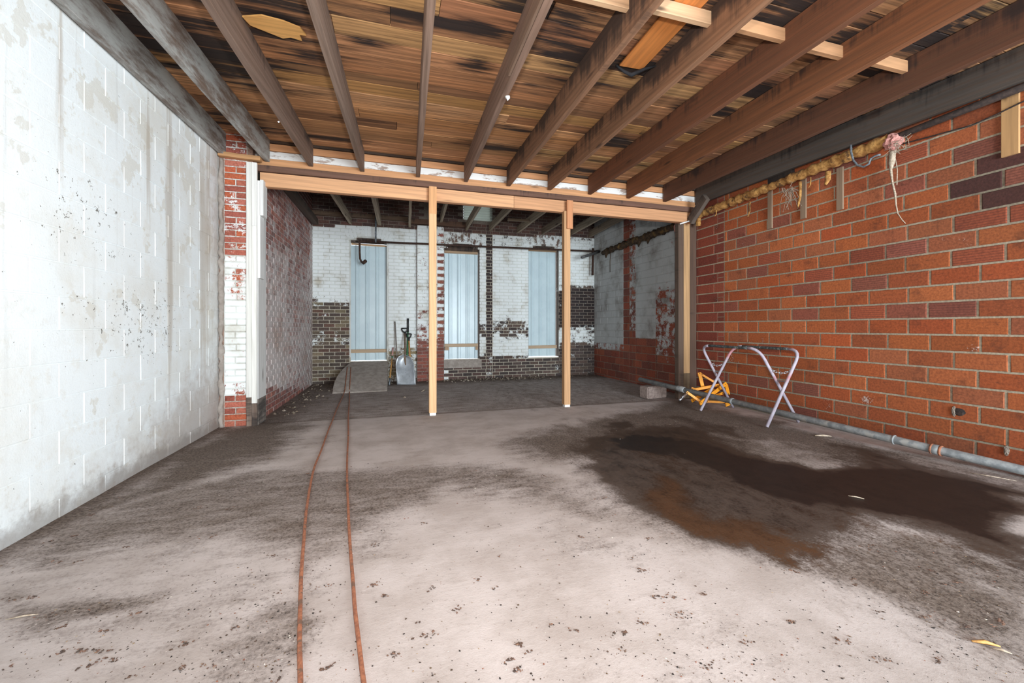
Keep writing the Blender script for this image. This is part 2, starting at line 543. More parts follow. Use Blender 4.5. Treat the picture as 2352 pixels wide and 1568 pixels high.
M_insul_dark = plain('rotten_pipe_wrap', lin(78, 56, 34), lin(46, 34, 22), 0.95, scale=24, bump=0.6, spots=lin(104, 78, 40))
M_pink = plain('pink_glass_wool', lin(206, 148, 138), lin(168, 112, 104), 0.95, scale=60, bump=0.6)
M_fibre = plain('pale_fibre', lin(188, 172, 154), lin(150, 132, 112), 0.9, scale=60, bump=0)
M_conduit = plain('grey_conduit', lin(136, 142, 148), lin(92, 98, 104), 0.5, 0.3, scale=40)
M_cord = plain('rust_orange_cord', lin(168, 108, 78), lin(132, 82, 60), 0.8, scale=50, bump=0.2, spots=lin(112, 84, 68))
M_orange = plain('orange_paint', lin(238, 158, 40), lin(222, 140, 30), 0.5, scale=10, bump=0.0)
M_chrome = plain('bright_steel', lin(190, 190, 192), lin(140, 140, 144), 0.3, 0.8, scale=20, bump=0)
M_scoop = plain('scoop_aluminium', lin(186, 192, 198), lin(168, 174, 180), 0.38, 0.3, scale=12, bump=0.05)
M_black = plain('black_plastic', lin(40, 42, 44), lin(28, 30, 32), 0.5, scale=20, bump=0)
M_green = plain('green_paint', lin(58, 124, 82), lin(40, 96, 62), 0.6, scale=30, bump=0)
M_ash = plain('ash_handle', lin(206, 158, 92), lin(172, 122, 66), 0.65, scale=30, bump=0.05)
M_oldhandle = plain('weathered_handle', lin(140, 118, 98), lin(108, 90, 76), 0.8, scale=30, bump=0.1)
M_greyhandle = plain('grey_handle', lin(150, 142, 136), lin(120, 112, 106), 0.8, scale=30, bump=0.1)
M_saw_leg = plain('oversprayed_tube', lin(182, 174, 184), lin(156, 144, 156), 0.6, 0.0, scale=7, bump=0.1, spots=lin(176, 120, 124))
M_saw_top = plain('paint_crusted_tube', lin(86, 92, 92), lin(46, 50, 50), 0.8, 0.1, scale=60, bump=0.8, spots=lin(128, 134, 128))
M_felt = plain('black_roofing_felt', lin(34, 34, 38), lin(20, 20, 24), 0.9, scale=20, bump=0.4)
M_dark_deck = plain('dark_high_roof', lin(40, 34, 30), lin(26, 22, 20), 0.95, scale=6)
M_mortar = plain('mortar', lin(140, 128, 116), lin(112, 100, 90), 0.95, scale=40)
M_paintflake = plain('white_paint_flake', lin(232, 232, 230), lin(210, 208, 204), 0.8, scale=40, bump=0)
M_tan_board = wood_mat('tan_batten', 0.4, lin(120, 90, 66), bump=0.1)


def translucent_mat():
    t = NT('greenish_translucent_sheet')
    tr = t.node('ShaderNodeBsdfTranslucent')
    tr.inputs[0].default_value = lin4(186, 194, 182)
    mx = t.node('ShaderNodeMixShader'); mx.inputs[0].default_value = 0.3
    t.done(lin(206, 212, 202), 0.5)
    t.t.links.new(t.b.outputs[0], mx.inputs[1]); t.t.links.new(tr.outputs[0], mx.inputs[2])
    t.t.links.new(mx.outputs[0], t.n['Material Output'].inputs[0])
    return t.m


M_sheet = translucent_mat()
tt = NT('loose_litter')
_a = tt.node('ShaderNodeAttribute', attribute_name='bcol')
M_litter = tt.done(_a.outputs['Color'], 0.95)

# ------------------------------------------------------------------ the place, in metres
XL, XR = -1.945, 4.75          # block wall, clay tile wall
YH = 5.48                      # line of the header beam and posts
XJ = -1.62                     # brick side wall of the rear room
YB = 9.07                      # rear brick wall
ZTOP_REAR = 4.35
zj = lambda Y: 2.955 + 0.03 * Y        # underside of the front joists
zd = lambda Y: 3.225 + 0.03 * Y        # underside of the roof boards


# ------------------------------------------------------------------ floor
def poly_sd(P, X, Y):
    """signed distance to a polygon in the floor plane, positive inside"""
    P = np.array(P)
    d = np.full(X.shape, 1e9); inside = np.zeros(X.shape, bool)
    n = len(P)
    for i in range(n):
        a = P[i]; b = P[(i + 1) % n]
        e = b - a
        t = np.clip(((X - a[0]) * e[0] + (Y - a[1]) * e[1]) / (e @ e + 1e-12), 0, 1)
        d = np.minimum(d, np.hypot(X - a[0] - t * e[0], Y - a[1] - t * e[1]))
        cond = ((a[1] > Y) != (b[1] > Y)) & (X < (b[0] - a[0]) * (Y - a[1]) / (b[1] - a[1] + 1e-12) + a[0])
        inside ^= cond
    return np.where(inside, d, -d)


def fl_poly(px):
    return [tuple(at_z(x, y)[:2]) for x, y in px]


STAINS = [  # channel (0 dirt, 1 wet, 2 rust), strength, softness in metres, outline
    (0, 1.00, 0.30, [(0, 1262), (500, 985), (620, 965), (700, 962), (680, 1010), (600, 1060), (420, 1110), (200, 1195), (0, 1300)]),
    (0, 0.72, 0.25, [(380, 1110), (600, 1070), (760, 1085), (1000, 1062), (1130, 1065), (1290, 1100), (1330, 1140), (1200, 1145), (1050, 1130), (930, 1180), (850, 1215), (800, 1275), (690, 1270), (560, 1245), (330, 1275), (100, 1300), (0, 1320), (0, 1285), (200, 1195)]),
    (0, 0.80, 0.12, [(0, 1350), (150, 1345), (330, 1310), (380, 1330), (300, 1390), (180, 1430), (0, 1470)]),
    (0, 0.62, 0.12, [(480, 1470), (580, 1400), (690, 1370), (690, 1568), (440, 1568)]),
    (0, 0.45, 0.10, [(0, 1470), (120, 1450), (100, 1530), (0, 1568)]),
    (0, 0.50, 0.10, [(690, 1290), (790, 1240), (870, 1240), (800, 1310), (700, 1400)]),
    (0, 0.36, 0.3, [(0, 1290), (690, 1260), (690, 1568), (0, 1568)]),
    (0, 0.98, 0.30, [(1150, 1010), (1330, 965), (1580, 915), (1700, 950), (1900, 995), (2352, 1095), (2352, 1110), (2080, 1050), (1900, 1090), (1700, 1060), (1400, 1020), (1250, 1060)]),
    (0, 0.60, 0.25, [(1000, 1060), (1180, 1080), (1330, 1110), (1470, 1180), (1560, 1225), (1500, 1240), (1380, 1200), (1200, 1150)]),
    (0, 0.85, 0.20, [(1780, 1295), (1870, 1245), (2050, 1205), (2352, 1300), (2352, 1568), (2300, 1510), (2180, 1450), (2000, 1385), (1880, 1335)]),
    (0, 0.40, 0.12, [(1370, 1230), (1430, 1250), (1450, 1300), (1390, 1290), (1300, 1260)]),
    (0, 0.30, 0.15, [(1900, 1370), (2150, 1440), (2352, 1540), (2352, 1568), (2200, 1530), (2000, 1440)]),
    (1, 0.85, 0.24, [(1300, 1005), (1420, 985), (1560, 975), (1650, 990), (1720, 1030), (1830, 1070), (1950, 1076), (1940, 1040), (1930, 1020), (2080, 1050), (2352, 1115), (2352, 1310), (2230, 1270), (2150, 1222), (2050, 1203), (1960, 1228), (1880, 1244), (1850, 1275), (1780, 1290), (1690, 1270), (1600, 1250), (1540, 1205), (1460, 1170), (1380, 1120), (1310, 1070)]),
    (1, 1.55, 0.24, [(1390, 995), (1560, 1000), (1700, 1040), (1830, 1078), (1960, 1082), (2080, 1068), (2352, 1125), (2352, 1275), (2200, 1215), (2000, 1165), (1850, 1160), (1700, 1110), (1560, 1055), (1440, 1025)]),
    (1, 0.9, 0.1, [(1740, 1285), (1800, 1262), (1860, 1272), (1800, 1292)]),
    (1, 0.40, 0.12, [(2150, 1235), (2352, 1300), (2352, 1340), (2230, 1300)]),
    (1, 0.75, 0.1, [(1380, 975), (1440, 968), (1470, 980), (1420, 988)]),
    (1, 0.55, 0.14, [(1520, 955), (1700, 980), (1720, 1000), (1580, 985)]),
    (1, 0.45, 0.08, [(1405, 1148), (1460, 1140), (1480, 1160), (1420, 1172)]),
    (2, 1.15, 0.18, [(1450, 1080), (1560, 1110), (1700, 1200), (1840, 1250), (1800, 1285), (1640, 1240), (1540, 1190)]),
    (2, 0.55, 0.2, [(1400, 1010), (1540, 1030), (1640, 1090), (1560, 1110), (1450, 1060)]),
    (2, 0.5, 0.3, [(1700, 1120), (2000, 1180), (2352, 1260), (2352, 1300), (2000, 1230), (1800, 1220)]),
]


def floor_values(X, Y):
    wx = X + (fbm(X * 2.3 + 3, Y * 2.3) - 0.5) * 0.55
    wy = Y + (fbm(X * 2.3 + 40, Y * 2.3 + 9) - 0.5) * 0.55
    ch = [np.zeros(X.shape) for _ in range(3)]
    for c, a, soft, px in STAINS:
        sd = poly_sd(fl_poly(px), wx, wy)
        ch[c] = np.maximum(ch[c], a * smooth(-soft, soft, sd))
    ch[0] = np.maximum(ch[0], 0.95 * smooth(0.40, 0.0, X - XL) * smooth(1.5, 3.2, Y))
    ch[0] = np.maximum(ch[0], 0.35 * smooth(0.45, 0.75, fbm(X * 0.9, Y * 0.9 + 30)))
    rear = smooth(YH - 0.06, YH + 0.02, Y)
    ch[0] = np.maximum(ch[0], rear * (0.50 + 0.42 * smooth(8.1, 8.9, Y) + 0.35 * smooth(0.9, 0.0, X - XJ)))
    # the dry tan island by the wall stays lighter
    isl = smooth(-0.1, 0.1, poly_sd(fl_poly([(1690, 1000), (1780, 1010), (1900, 1050), (1965, 1075), (1880, 1078), (1760, 1045)]), wx, wy))
    ch[1] *= 1 - 0.85 * isl
    ch[0] *= 1 - 0.35 * isl
    return ch


gx = np.arange(XL - 0.1, XR + 0.13, 0.035)
gy = np.concatenate([np.arange(FRONT - 0.3, YH - 0.05, 0.035), [YH - 0.012, YH + 0.012], np.arange(YH + 0.05, YB + 0.12, 0.045)])
GX, GY = np.meshgrid(gx, gy)
ch = floor_values(GX, GY)
GZ = (fbm(GX * 1.1, GY * 1.1, 3) - 0.5) * 0.012 - 0.004
GZ = np.where(GY > YH, GZ - 0.014, GZ)
nx, ny = len(gx), len(gy)
verts = np.stack([GX, GY, GZ], -1).reshape(-1, 3)
idx = np.arange(nx * ny).reshape(ny, nx)
faces = np.stack([idx[:-1, :-1], idx[:-1, 1:], idx[1:, 1:], idx[1:, :-1]], -1).reshape(-1, 4)
me = bpy.data.meshes.new('floor')
me.from_pydata(verts.tolist(), [], faces.tolist())
me.polygons.foreach_set('use_smooth', [True] * len(faces))
a = me.color_attributes.new('bcol', 'FLOAT_COLOR', 'POINT')
rgba = np.stack([ch[0], ch[1], ch[2], np.ones_like(ch[0])], -1).reshape(-1).astype(np.float32)
a.data.foreach_set('color', rgba)
floor = link('floor', me, None, M_floor)
tag(floor, 'stained concrete floor with pale dry areas, brown dirt and a dark wet patch', 'floor', kind='structure')


# ------------------------------------------------------------------ masonry
_brick_cache = {}


def brick_mesh(L, H, mat, depth=0.03, ch=0.005, var=0):
    if mat.name.startswith('white_painted'): ch = 0.002
    key = (round(L, 3), round(H, 3), mat.name, var, depth)
    if key in _brick_cache: return _brick_cache[key]
    r = random.Random(hash(key) & 0xffff)
    j = lambda s=0.0022: r.uniform(-s, s)
    l, h = L / 2, H / 2
    fr = [(-l + ch + j(), j(0.0015), -h + ch + j()), (l - ch + j(), j(0.0015), -h + ch + j()), (l - ch + j(), j(0.0015), h - ch + j()), (-l + ch + j(), j(0.0015), h - ch + j())]
    md = [(-l, ch, -h), (l, ch, -h), (l, ch, h), (-l, ch, h)]
    bk = [(x, depth, z) for x, _, z in md]
    f = [(0, 1, 2, 3)]
    for i in range(4):
        k = (i + 1) % 4
        f += [(i, i + 4, k + 4, k), (i + 4, i + 8, k + 8, k + 4)]
    me = bpy.data.meshes.new('brick')
    me.from_pydata(fr + md + bk, [], f)
    me.materials.append(mat)
    _brick_cache[key] = me
    return me


class Wall:
    """a masonry face: s runs along it, z up; holds a mortar backing and its bricks"""

    def __init__(s, name, axis, at, face, mortar_mat, label, cat='wall', proud=0.006):
        s.axis, s.at, s.face, s.proud = axis, at, face, proud
        s.name, s.mm, s.label, s.cat = name, mortar_mat, label, cat
        s.rot = {('y', -1): 0.0, ('x', -1): -math.pi / 2, ('x', 1): math.pi / 2}[(axis, face)]
        s.rest = MB()
        s.items = []

    def w(s, sp, z, out=0.0):
        return Vector((sp, s.at + s.face * out, z)) if s.axis == 'y' else Vector((s.at + s.face * out, sp, z))

    def backing(s, s0, s1, z0, z1, step, cfun, hole=None, thick=0.22, extra=None):
        m = MB()
        ns, nz = max(1, round((s1 - s0) / step)), max(1, round((z1 - z0) / step))
        ss = np.linspace(s0, s1, ns + 1); zz = np.linspace(z0, z1, nz + 1)
        vid = {}
        V = []; Fc = []; Cc = []

        def gv(i, k):
            if (i, k) not in vid:
                vid[(i, k)] = len(V)
                p = s.w(ss[i], zz[k]); V.append(p); Cc.append(cfun(p))
            return vid[(i, k)]
        for i in range(ns):
            for k in range(nz):
                if hole and hole((ss[i] + ss[i + 1]) / 2, (zz[k] + zz[k + 1]) / 2): continue
                q = (gv(i, k), gv(i + 1, k), gv(i + 1, k + 1), gv(i, k + 1))
                Fc.append(q)
        m.v = [tuple(p) for p in V]; m.f = Fc; m.c = Cc; m.smooth = [False] * len(Fc)
        # the body of the wall behind the face
        if not hole:
            b = s.w(s0, z0, -0.002); e = s.w(s1, z1, -thick)
            lo = [min(b[i], e[i]) for i in range(3)]; hi = [max(b[i], e[i]) for i in range(3)]
            m.box(lo, hi, cfun(s.w((s0 + s1) / 2, (z0 + z1) / 2)))
        if extra: extra(m)
        s.obj = m.build(s.name, s.mm, None, True)
        tag(s.obj, s.label, s.cat, kind='structure')
        return s.obj

    def brick(s, sp, z, L, H, rgba, mat, var=0, tilt=0.0, name='brick', out=None):
        s.items.append((sp, z, L, H, rgba, mat, var, tilt, name, s.proud if out is None else out))

    def flush(s, limit=300, rest_mat=None, rest_name='brickwork'):
        def size(it):
            x0, y0, d0 = to_px(s.w(it[0] - it[2] / 2, it[1])); x1, _, d1 = to_px(s.w(it[0] + it[2] / 2, it[1]))
            if x1 < -20 and x0 < -20 or x0 > 2380 and x1 > 2380: return -1
            if y0 < -30: return -1
            return abs(x1 - x0) * it[3] / max(0.3, (d0 + d1) / 2)
        order = sorted(s.items, key=size, reverse=True)
        for n, it in enumerate(order):
            sp, z, L, H, rgba, mat, var, tilt, name, out = it
            if n < limit and size(it) > 0:
                o = bpy.data.objects.new(name, brick_mesh(L, H, mat, var=var))
                col.objects.link(o)
                o.parent = s.obj
                o.location = s.w(sp, z, out + random.uniform(-0.0015, 0.0015))
                o.rotation_euler = (0, tilt, s.rot)
                o.color = rgba
            else:
                me = brick_mesh(L, H, mat, var=var)
                R = Matrix.Rotation(s.rot, 3, 'Z') @ Matrix.Rotation(tilt, 3, 'Y')
                loc = s.w(sp, z, out)
                s.rest.add([R @ v.co + loc for v in me.vertices], [tuple(p.vertices) for p in me.polygons], False, rgba)
        if s.rest.v and rest_mat:
            r = s.rest.build(rest_name, rest_mat, s.obj, True)
            r['kind'] = 'stuff'


def vary(rgb, a=0.12, b=0.03):
    k = random.uniform(1 - a, 1 + a)
    return tuple(max(0.003, c * k * random.uniform(1 - b, 1 + b)) for c in rgb)


# ---- left wall: white painted concrete blocks
BL, BH = 0.4064, 0.2032
wl = Wall('wall_left', 'x', XL, 1, M_cmu, 'white painted concrete block wall with rusty runs and flaking paint', proud=0.003)
wl.backing(FRONT - 0.2, 5.42, -0.05, 3.6, 0.4, lambda p: (1, 1, 1, 1), thick=0.2)
z_ref = CAMH + (HY - 757.5) * 0.2032 / 91.0                       # a bed joint runs just below the lens
s_ref = at_x(66.3, 800, XL)[1]                                    # a head joint of the course under it
for k in range(-6, 12):
    z0 = z_ref + k * BH
    off = s_ref + (0 if k % 2 else BL / 2)
    for i in range(-12, 9):
        a0 = off + i * BL; a1 = a0 + BL
        a1 = min(a1, 5.41)
        if a1 - a0 < 0.06 or a1 < 1.2: continue
        zz0 = max(z0, -0.02)
        if z0 + BH - zz0 < 0.03: continue
        wl.brick((a0 + a1) / 2, (zz0 + z0 + BH) / 2, a1 - a0 - 0.008, z0 + BH - zz0 - 0.008, (1, 1, 1, 1), M_cmu, var=(i * 7 + k) % 4, name='block')
wl.flush(300, M_cmu, 'blockwork')

# ---- right wall: orange clay tiles
TL, TH = 0.335, 0.150
wr = Wall('wall_right', 'x', XR, -1, M_tile_a, 'orange clay tile wall with grey mortar joints, sooty towards the roof')
zt_ref = at_x(2052, 975.5, XR)[2]                                 # bed joint above the lowest visible course
st_ref = at_x(2187, 1020, XR)[1]
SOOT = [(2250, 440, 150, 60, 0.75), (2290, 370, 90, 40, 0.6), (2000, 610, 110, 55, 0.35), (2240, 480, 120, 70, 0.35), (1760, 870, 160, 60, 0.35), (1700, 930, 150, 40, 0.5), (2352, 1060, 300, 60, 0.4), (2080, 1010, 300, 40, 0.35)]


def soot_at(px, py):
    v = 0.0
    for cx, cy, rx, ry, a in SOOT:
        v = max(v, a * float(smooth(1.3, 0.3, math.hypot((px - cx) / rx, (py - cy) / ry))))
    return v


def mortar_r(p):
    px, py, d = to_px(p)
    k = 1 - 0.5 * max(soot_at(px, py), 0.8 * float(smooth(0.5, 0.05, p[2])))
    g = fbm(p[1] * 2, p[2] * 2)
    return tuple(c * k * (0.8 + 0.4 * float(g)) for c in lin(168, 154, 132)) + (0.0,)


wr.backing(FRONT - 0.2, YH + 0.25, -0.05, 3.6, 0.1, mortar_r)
EDGE = at_x(1664, 800, XR)[1]                                     # older toothing beside the corner post
TILE = [lin(178, 94, 50), lin(170, 87, 46), lin(184, 100, 56), lin(160, 82, 46), lin(168, 94, 60), lin(174, 84, 44)]
for k in range(-3, 24):
    z0 = zt_ref + k * TH
    if z0 + TH < 0 or z0 > 3.5: continue
    zc = z0 + TH / 2; hh = TH - 0.017
    if z0 < -0.02: hh = z0 + TH + 0.02 - 0.017; zc = -0.02 + hh / 2
    if hh < 0.03: continue
    off = st_ref + (0 if k % 2 == 0 else TL * 0.5) + random.uniform(-0.02, 0.02)
    for i in range(-8, 16):
        a0 = off + i * TL; a1 = a0 + TL
        if a1 < 1.0: continue
        a1 = min(a1, EDGE)
        if a1 - a0 < 0.05: continue
        sc = (a0 + a1) / 2
        px, py, d = to_px(wr.w(sc, zc))
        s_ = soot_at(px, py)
        r = random.random()
        base = random.choice(TILE); mat = M_tile; al = 0.0
        if r < 0.05: base = lin(148, 84, 66); mat = M_tile_scored
        elif r < 0.10: base = lin(164, 82, 54); mat = M_tile_scored
        elif r < 0.16: base = lin(146, 80, 60)
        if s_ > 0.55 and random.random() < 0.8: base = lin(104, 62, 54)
        if random.random() < 0.04: al = 0.28
        c = vary(base, 0.10)
        s_ = max(s_, 0.62 * float(smooth(0.55, 0.05, zc)) * random.uniform(0.7, 1.0), 0.30 * float(smooth(3.4, 2.0, sc)))  # damp darkens the foot; near end dimmed in colour for weaker light
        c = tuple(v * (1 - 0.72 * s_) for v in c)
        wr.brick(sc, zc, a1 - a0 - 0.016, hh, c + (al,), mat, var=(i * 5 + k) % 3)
    # short pieces in the toothing strip
    e0, e1 = EDGE, YH + 0.20
    cut = e0 + (e1 - e0) * (0.62 if k % 2 else 0.28)
    pieces = [(e0, cut), (cut, e1)] if k % 2 == 0 else [(e0, e0 + 0.13), (e0 + 0.13, cut + 0.1), (cut + 0.1, e1)]
    for j, (a0, a1) in enumerate(pieces):
        c = vary(random.choice([lin(140, 66, 46), lin(126, 58, 44), lin(150, 74, 54)]), 0.12)
        if k % 2 and j == 0:
            for q in (0, 1):
                wr.brick((a0 + a1) / 2, zc - hh / 4 + q * hh / 2, a1 - a0 - 0.012, hh / 2 - 0.006, vary(c, 0.1) + (0.12,), M_tile, var=q)
        else:
            wr.brick((a0 + a1) / 2, zc, a1 - a0 - 0.012, hh, c + (random.choice([0, 0.15]),), M_tile, var=j)
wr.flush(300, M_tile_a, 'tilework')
tag(wr.obj, wr.label, 'wall', kind='structure')

# ---- brick pier in the corner beside the opening
CB = 0.0735
pier_w = (XL + 0.055, -1.656)
wp = Wall('wall_pier', 'y', 5.40, -1, M_brick_m, 'narrow red brick pier with flaking white paint beside the block wall')


def pier_paint(py):
    return float(np.interp(py, [340, 420, 560, 600, 640, 700, 760, 840, 880, 900, 905, 980], [0.25, 0.3, 0.3, 0.62, 0.55, 0.75, 0.85, 0.9, 0.8, 0.7, 0.1, 0.05]))


def pier_c(p):
    px, py, d = to_px(p)
    return lin(176, 160, 148) + (min(1.1, pier_paint(py) + 0.28),)


def pier_body(m):
    m.box((XL - 0.05, 5.402, -0.05), (-1.60, 5.80, 3.5), lin(150, 120, 105) + (0.2,))


wp.backing(pier_w[0], pier_w[1], -0.03, 3.46, 0.06, pier_c, thick=0.02, extra=pier_body)
k = 0
z = -0.01
while z < 3.42:
    W0, W1 = pier_w
    cuts = [W0, W1] if k % 2 else [W0, (W0 + W1) / 2 + random.uniform(-0.01, 0.01), W1]
    for a0, a1 in zip(cuts[:-1], cuts[1:]):
        px, py, d = to_px((a0, 5.4, z + CB / 2))
        c = vary(random.choice([lin(168, 92, 74), lin(178, 102, 84), lin(156, 84, 70), lin(182, 92, 62)]), 0.1)
        wp.brick((a0 + a1) / 2, z + CB / 2, a1 - a0 - 0.012, CB - 0.012, c + (pier_paint(py) + random.uniform(-0.12, 0.12),), M_brick, var=k % 3)
    z += CB; k += 1
wp.flush(300)
dm = MB()
fil = [Vector((XL + 0.030 + random.uniform(-0.012, 0.008), 5.395 + random.uniform(-0.006, 0.006), -0.02 + 3.1 * i / 60)) for i in range(61)]
dm.tube(fil, [random.uniform(0.016, 0.036) for i in range(61)], 8)
o = dm.build('mortar_fillet', M_concrete, wp.obj)

# ---- rear room, side wall of red brick (ends at the rear wall)
ws = Wall('wall_left_rear', 'x', XJ, 1, M_wash_a, 'red brick side wall of the rear room with a worn white wash')


def side_paint(px, py):
    v = float(np.interp(py, [440, 560, 640, 720, 800, 880, 900, 960], [0.30, 0.34, 0.52, 0.62, 0.70, 0.62, 0.2, 0.1]))
    if 615 < px < 660 and 560 < py < 890: v += 0.18
    if px > 712: v += 0.3
    return v + 0.25 * (float(fbm(px * 0.03, py * 0.03)) - 0.5)


def side_c(p):
    px, py, d = to_px(p)
    return lin(170, 156, 148) + (min(0.9, side_paint(px, py) + 0.12),)


ws.backing(5.62, YB, -0.06, ZTOP_REAR, 0.08, side_c)
k = 0; z = -0.03
while z < 3.95:
    a = 5.66 - (0.105 if k % 2 else 0) + random.uniform(-0.01, 0.01)
    while a < YB:
        a1 = min(a + 0.213, YB); a0 = max(a, 5.63)
        if a1 - a0 > 0.04:
            px, py, d = to_px((XJ, (a0 + a1) / 2, z + CB / 2))
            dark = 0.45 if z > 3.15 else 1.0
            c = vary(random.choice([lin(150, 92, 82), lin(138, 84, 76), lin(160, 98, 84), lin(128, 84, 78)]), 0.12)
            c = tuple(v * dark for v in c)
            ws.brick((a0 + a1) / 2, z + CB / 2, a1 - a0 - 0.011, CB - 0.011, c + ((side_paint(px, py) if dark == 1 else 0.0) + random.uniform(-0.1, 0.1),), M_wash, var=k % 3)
        a += 0.213
    z += CB; k += 1
ws.flush(300, M_wash_a)

# ---- rear room, clay tile side wall
wt = Wall('wall_right_rear', 'x', XR, -1, M_rear_tile_a, 'clay tile side wall of the rear room, grey white paint above bare red tiles')


def rt_paint(px, py):
    if px < 1432: v = float(np.interp(py, [500, 770, 795, 812], [0.95, 0.92, 0.55, 0.05]))
    elif px < 1446: v = 0.08
    elif px < 1460: v = 0.48 if py < 760 else 0.2
    elif px < 1506: v = float(np.interp(py, [500, 765, 785], [0.95, 0.95, 0.1]))
    else: v = float(np.interp(py, [500, 650, 675, 780, 820, 850], [0.8, 0.78, 0.5, 0.46, 0.4, 0.1]))
    return v


RT_CUTS = sorted(at_x(x, 700, XR)[1] for x in (1432, 1446, 1460, 1506))


def rt_c(p):
    px, py, d = to_px(p)
    return lin(140, 120, 104) + (rt_paint(px, py),)


wt.backing(YH + 0.25, YB, -0.06, ZTOP_REAR, 0.07, rt_c)
for k in range(-3, 25):
    z0 = zt_ref + k * TH
    hh = TH - 0.013; zc = z0 + TH / 2
    if z0 + TH < 0.02 or z0 > 3.9: continue
    off = YH + 0.25 + (0 if k % 2 else -TL / 2)
    for i in range(14):
        a0 = max(off + i * TL, YH + 0.25); a1 = min(off + (i + 1) * TL, YB)
        if a1 - a0 < 0.05: continue
        cuts = [a0] + [q for q in RT_CUTS if a0 + 0.04 < q < a1 - 0.04] + [a1]
        for a0, a1 in zip(cuts[:-1], cuts[1:]):
          px, py, d = to_px((XR, (a0 + a1) / 2, zc))
          c = vary(random.choice([lin(148, 76, 56), lin(136, 70, 54), lin(156, 84, 62), lin(128, 74, 62)]), 0.12)
          wt.brick((a0 + a1) / 2, zc, a1 - a0 - 0.012, hh, c + (rt_paint(px, py) + random.uniform(-0.06, 0.06),), M_rear_tile, var=i % 3)
wt.flush(300, M_rear_tile_a, 'tilework')

# ---- rear wall with three boarded windows
WIN = []
for (x0, x1, ytop, ycrown, ybot) in [(803, 891, 556, 545, 829), (1021, 1101, 570, 557, 825), (1214, 1283, 572, 562, 819)]:
    pa, pb = at_y(x0, ytop, YB), at_y(x1, ytop, YB)
    xm = (x0 + x1) / 2
    WIN.append(dict(x0=pa.x, x1=pb.x, zs=at_y(xm, ytop, YB).z, zc=at_y(xm, ycrown, YB).z, z0=at_y(xm, ybot, YB).z))
SH0, SH1 = at_y(1064, 505, YB), at_y(1130, 474, YB)                # gap high in the wall closed with a ribbed sheet


def win_top(w, x):
    c = (w['x0'] + w['x1']) / 2; h = (w['x1'] - w['x0']) / 2
    return w['zs'] + (w['zc'] - w['zs']) * (1 - min(1, abs((x - c) / h)) ** 2)


def hole(x, z):
    for w in WIN:
        if w['x0'] < x < w['x1'] and w['z0'] < z < win_top(w, x): return True
    return SH0.x + 0.03 < x < SH1.x - 0.03 and SH0.z + 0.03 < z < SH1.z


def rear_paint(px, py):
    py = py + 34 * (float(fbm(px * 0.05, py * 0.05 + 7)) - 0.5) if py > 560 else py
    top = 517 + 0.0503 * (px - 730)
    if py < top: return 0.0
    if px < 803: return float(np.interp(py, [515, 672, 690, 708, 760, 772, 795, 800], [1.0, 1.0, 0.55, 0.16, 0.15, 0.42, 0.3, 0.12]))
    if px < 957: return float(np.interp(py, [515, 795, 815, 850, 870], [1.0, 0.95, 0.34, 0.40, 0.3])) if px > 880 else float(np.interp(py, [515, 800, 830], [1, 0.9, 0.3]))
    if px < 1022: return 0.7
    if 1116 < px < 1131: return 0.05 if py < 800 else 0.3
    if px < 1215:
        return float(np.interp(py, [535, 560, 580, 730, 742, 772, 784, 808, 822], [0.62, 0.66, 0.9, 0.92, 0.42, 0.40, 0.85, 0.75, 0.08]))
    if px < 1283: return float(np.interp(py, [540, 560, 815, 822], [0.6, 0.7, 0.4, 0.1]))
    return float(np.interp(py, [540, 580, 655, 668, 742, 756, 780, 800], [0.62, 0.9, 0.9, 0.1, 0.1, 0.66, 0.6, 0.2]))


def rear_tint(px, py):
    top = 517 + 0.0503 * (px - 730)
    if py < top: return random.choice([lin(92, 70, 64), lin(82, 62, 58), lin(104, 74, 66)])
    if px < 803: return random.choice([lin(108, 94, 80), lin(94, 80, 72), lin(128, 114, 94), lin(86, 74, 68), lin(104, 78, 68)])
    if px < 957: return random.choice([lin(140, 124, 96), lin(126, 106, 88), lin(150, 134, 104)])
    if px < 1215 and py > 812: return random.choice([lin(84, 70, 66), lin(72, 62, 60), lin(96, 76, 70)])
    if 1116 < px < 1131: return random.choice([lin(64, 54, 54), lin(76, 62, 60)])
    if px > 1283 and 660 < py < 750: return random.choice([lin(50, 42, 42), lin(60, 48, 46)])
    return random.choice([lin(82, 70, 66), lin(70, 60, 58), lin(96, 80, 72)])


wb = Wall('wall_back', 'y', YB, -1, M_brick_m, 'rear brick wall with worn white paint, dark bands and three boarded windows')


def rear_c(p):
    px, py, d = to_px(p)
    v = rear_paint(px, py)
    top = 517 + 0.0503 * (px - 730)
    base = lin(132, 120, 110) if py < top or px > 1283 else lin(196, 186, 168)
    return base + (min(1, v + 0.08),)


def reveals(m):
    D = 0.30
    for w in WIN:
        c = lin(120, 104, 94) + (0.25,)
        m.box((w['x0'] - 0.05, YB + 0.004, w['z0']), (w['x0'], YB + D, w['zs'] + 0.1), c)
        m.box((w['x1'], YB + 0.004, w['z0']), (w['x1'] + 0.05, YB + D, w['zs'] + 0.1), c)
        n = 10
        for i in range(n):
            xa = w['x0'] + (w['x1'] - w['x0']) * i / n; xb = w['x0'] + (w['x1'] - w['x0']) * (i + 1) / n
            zt = win_top(w, (xa + xb) / 2)
            m.box((xa, YB + 0.004, zt), (xb, YB + D, zt + 0.08), c)


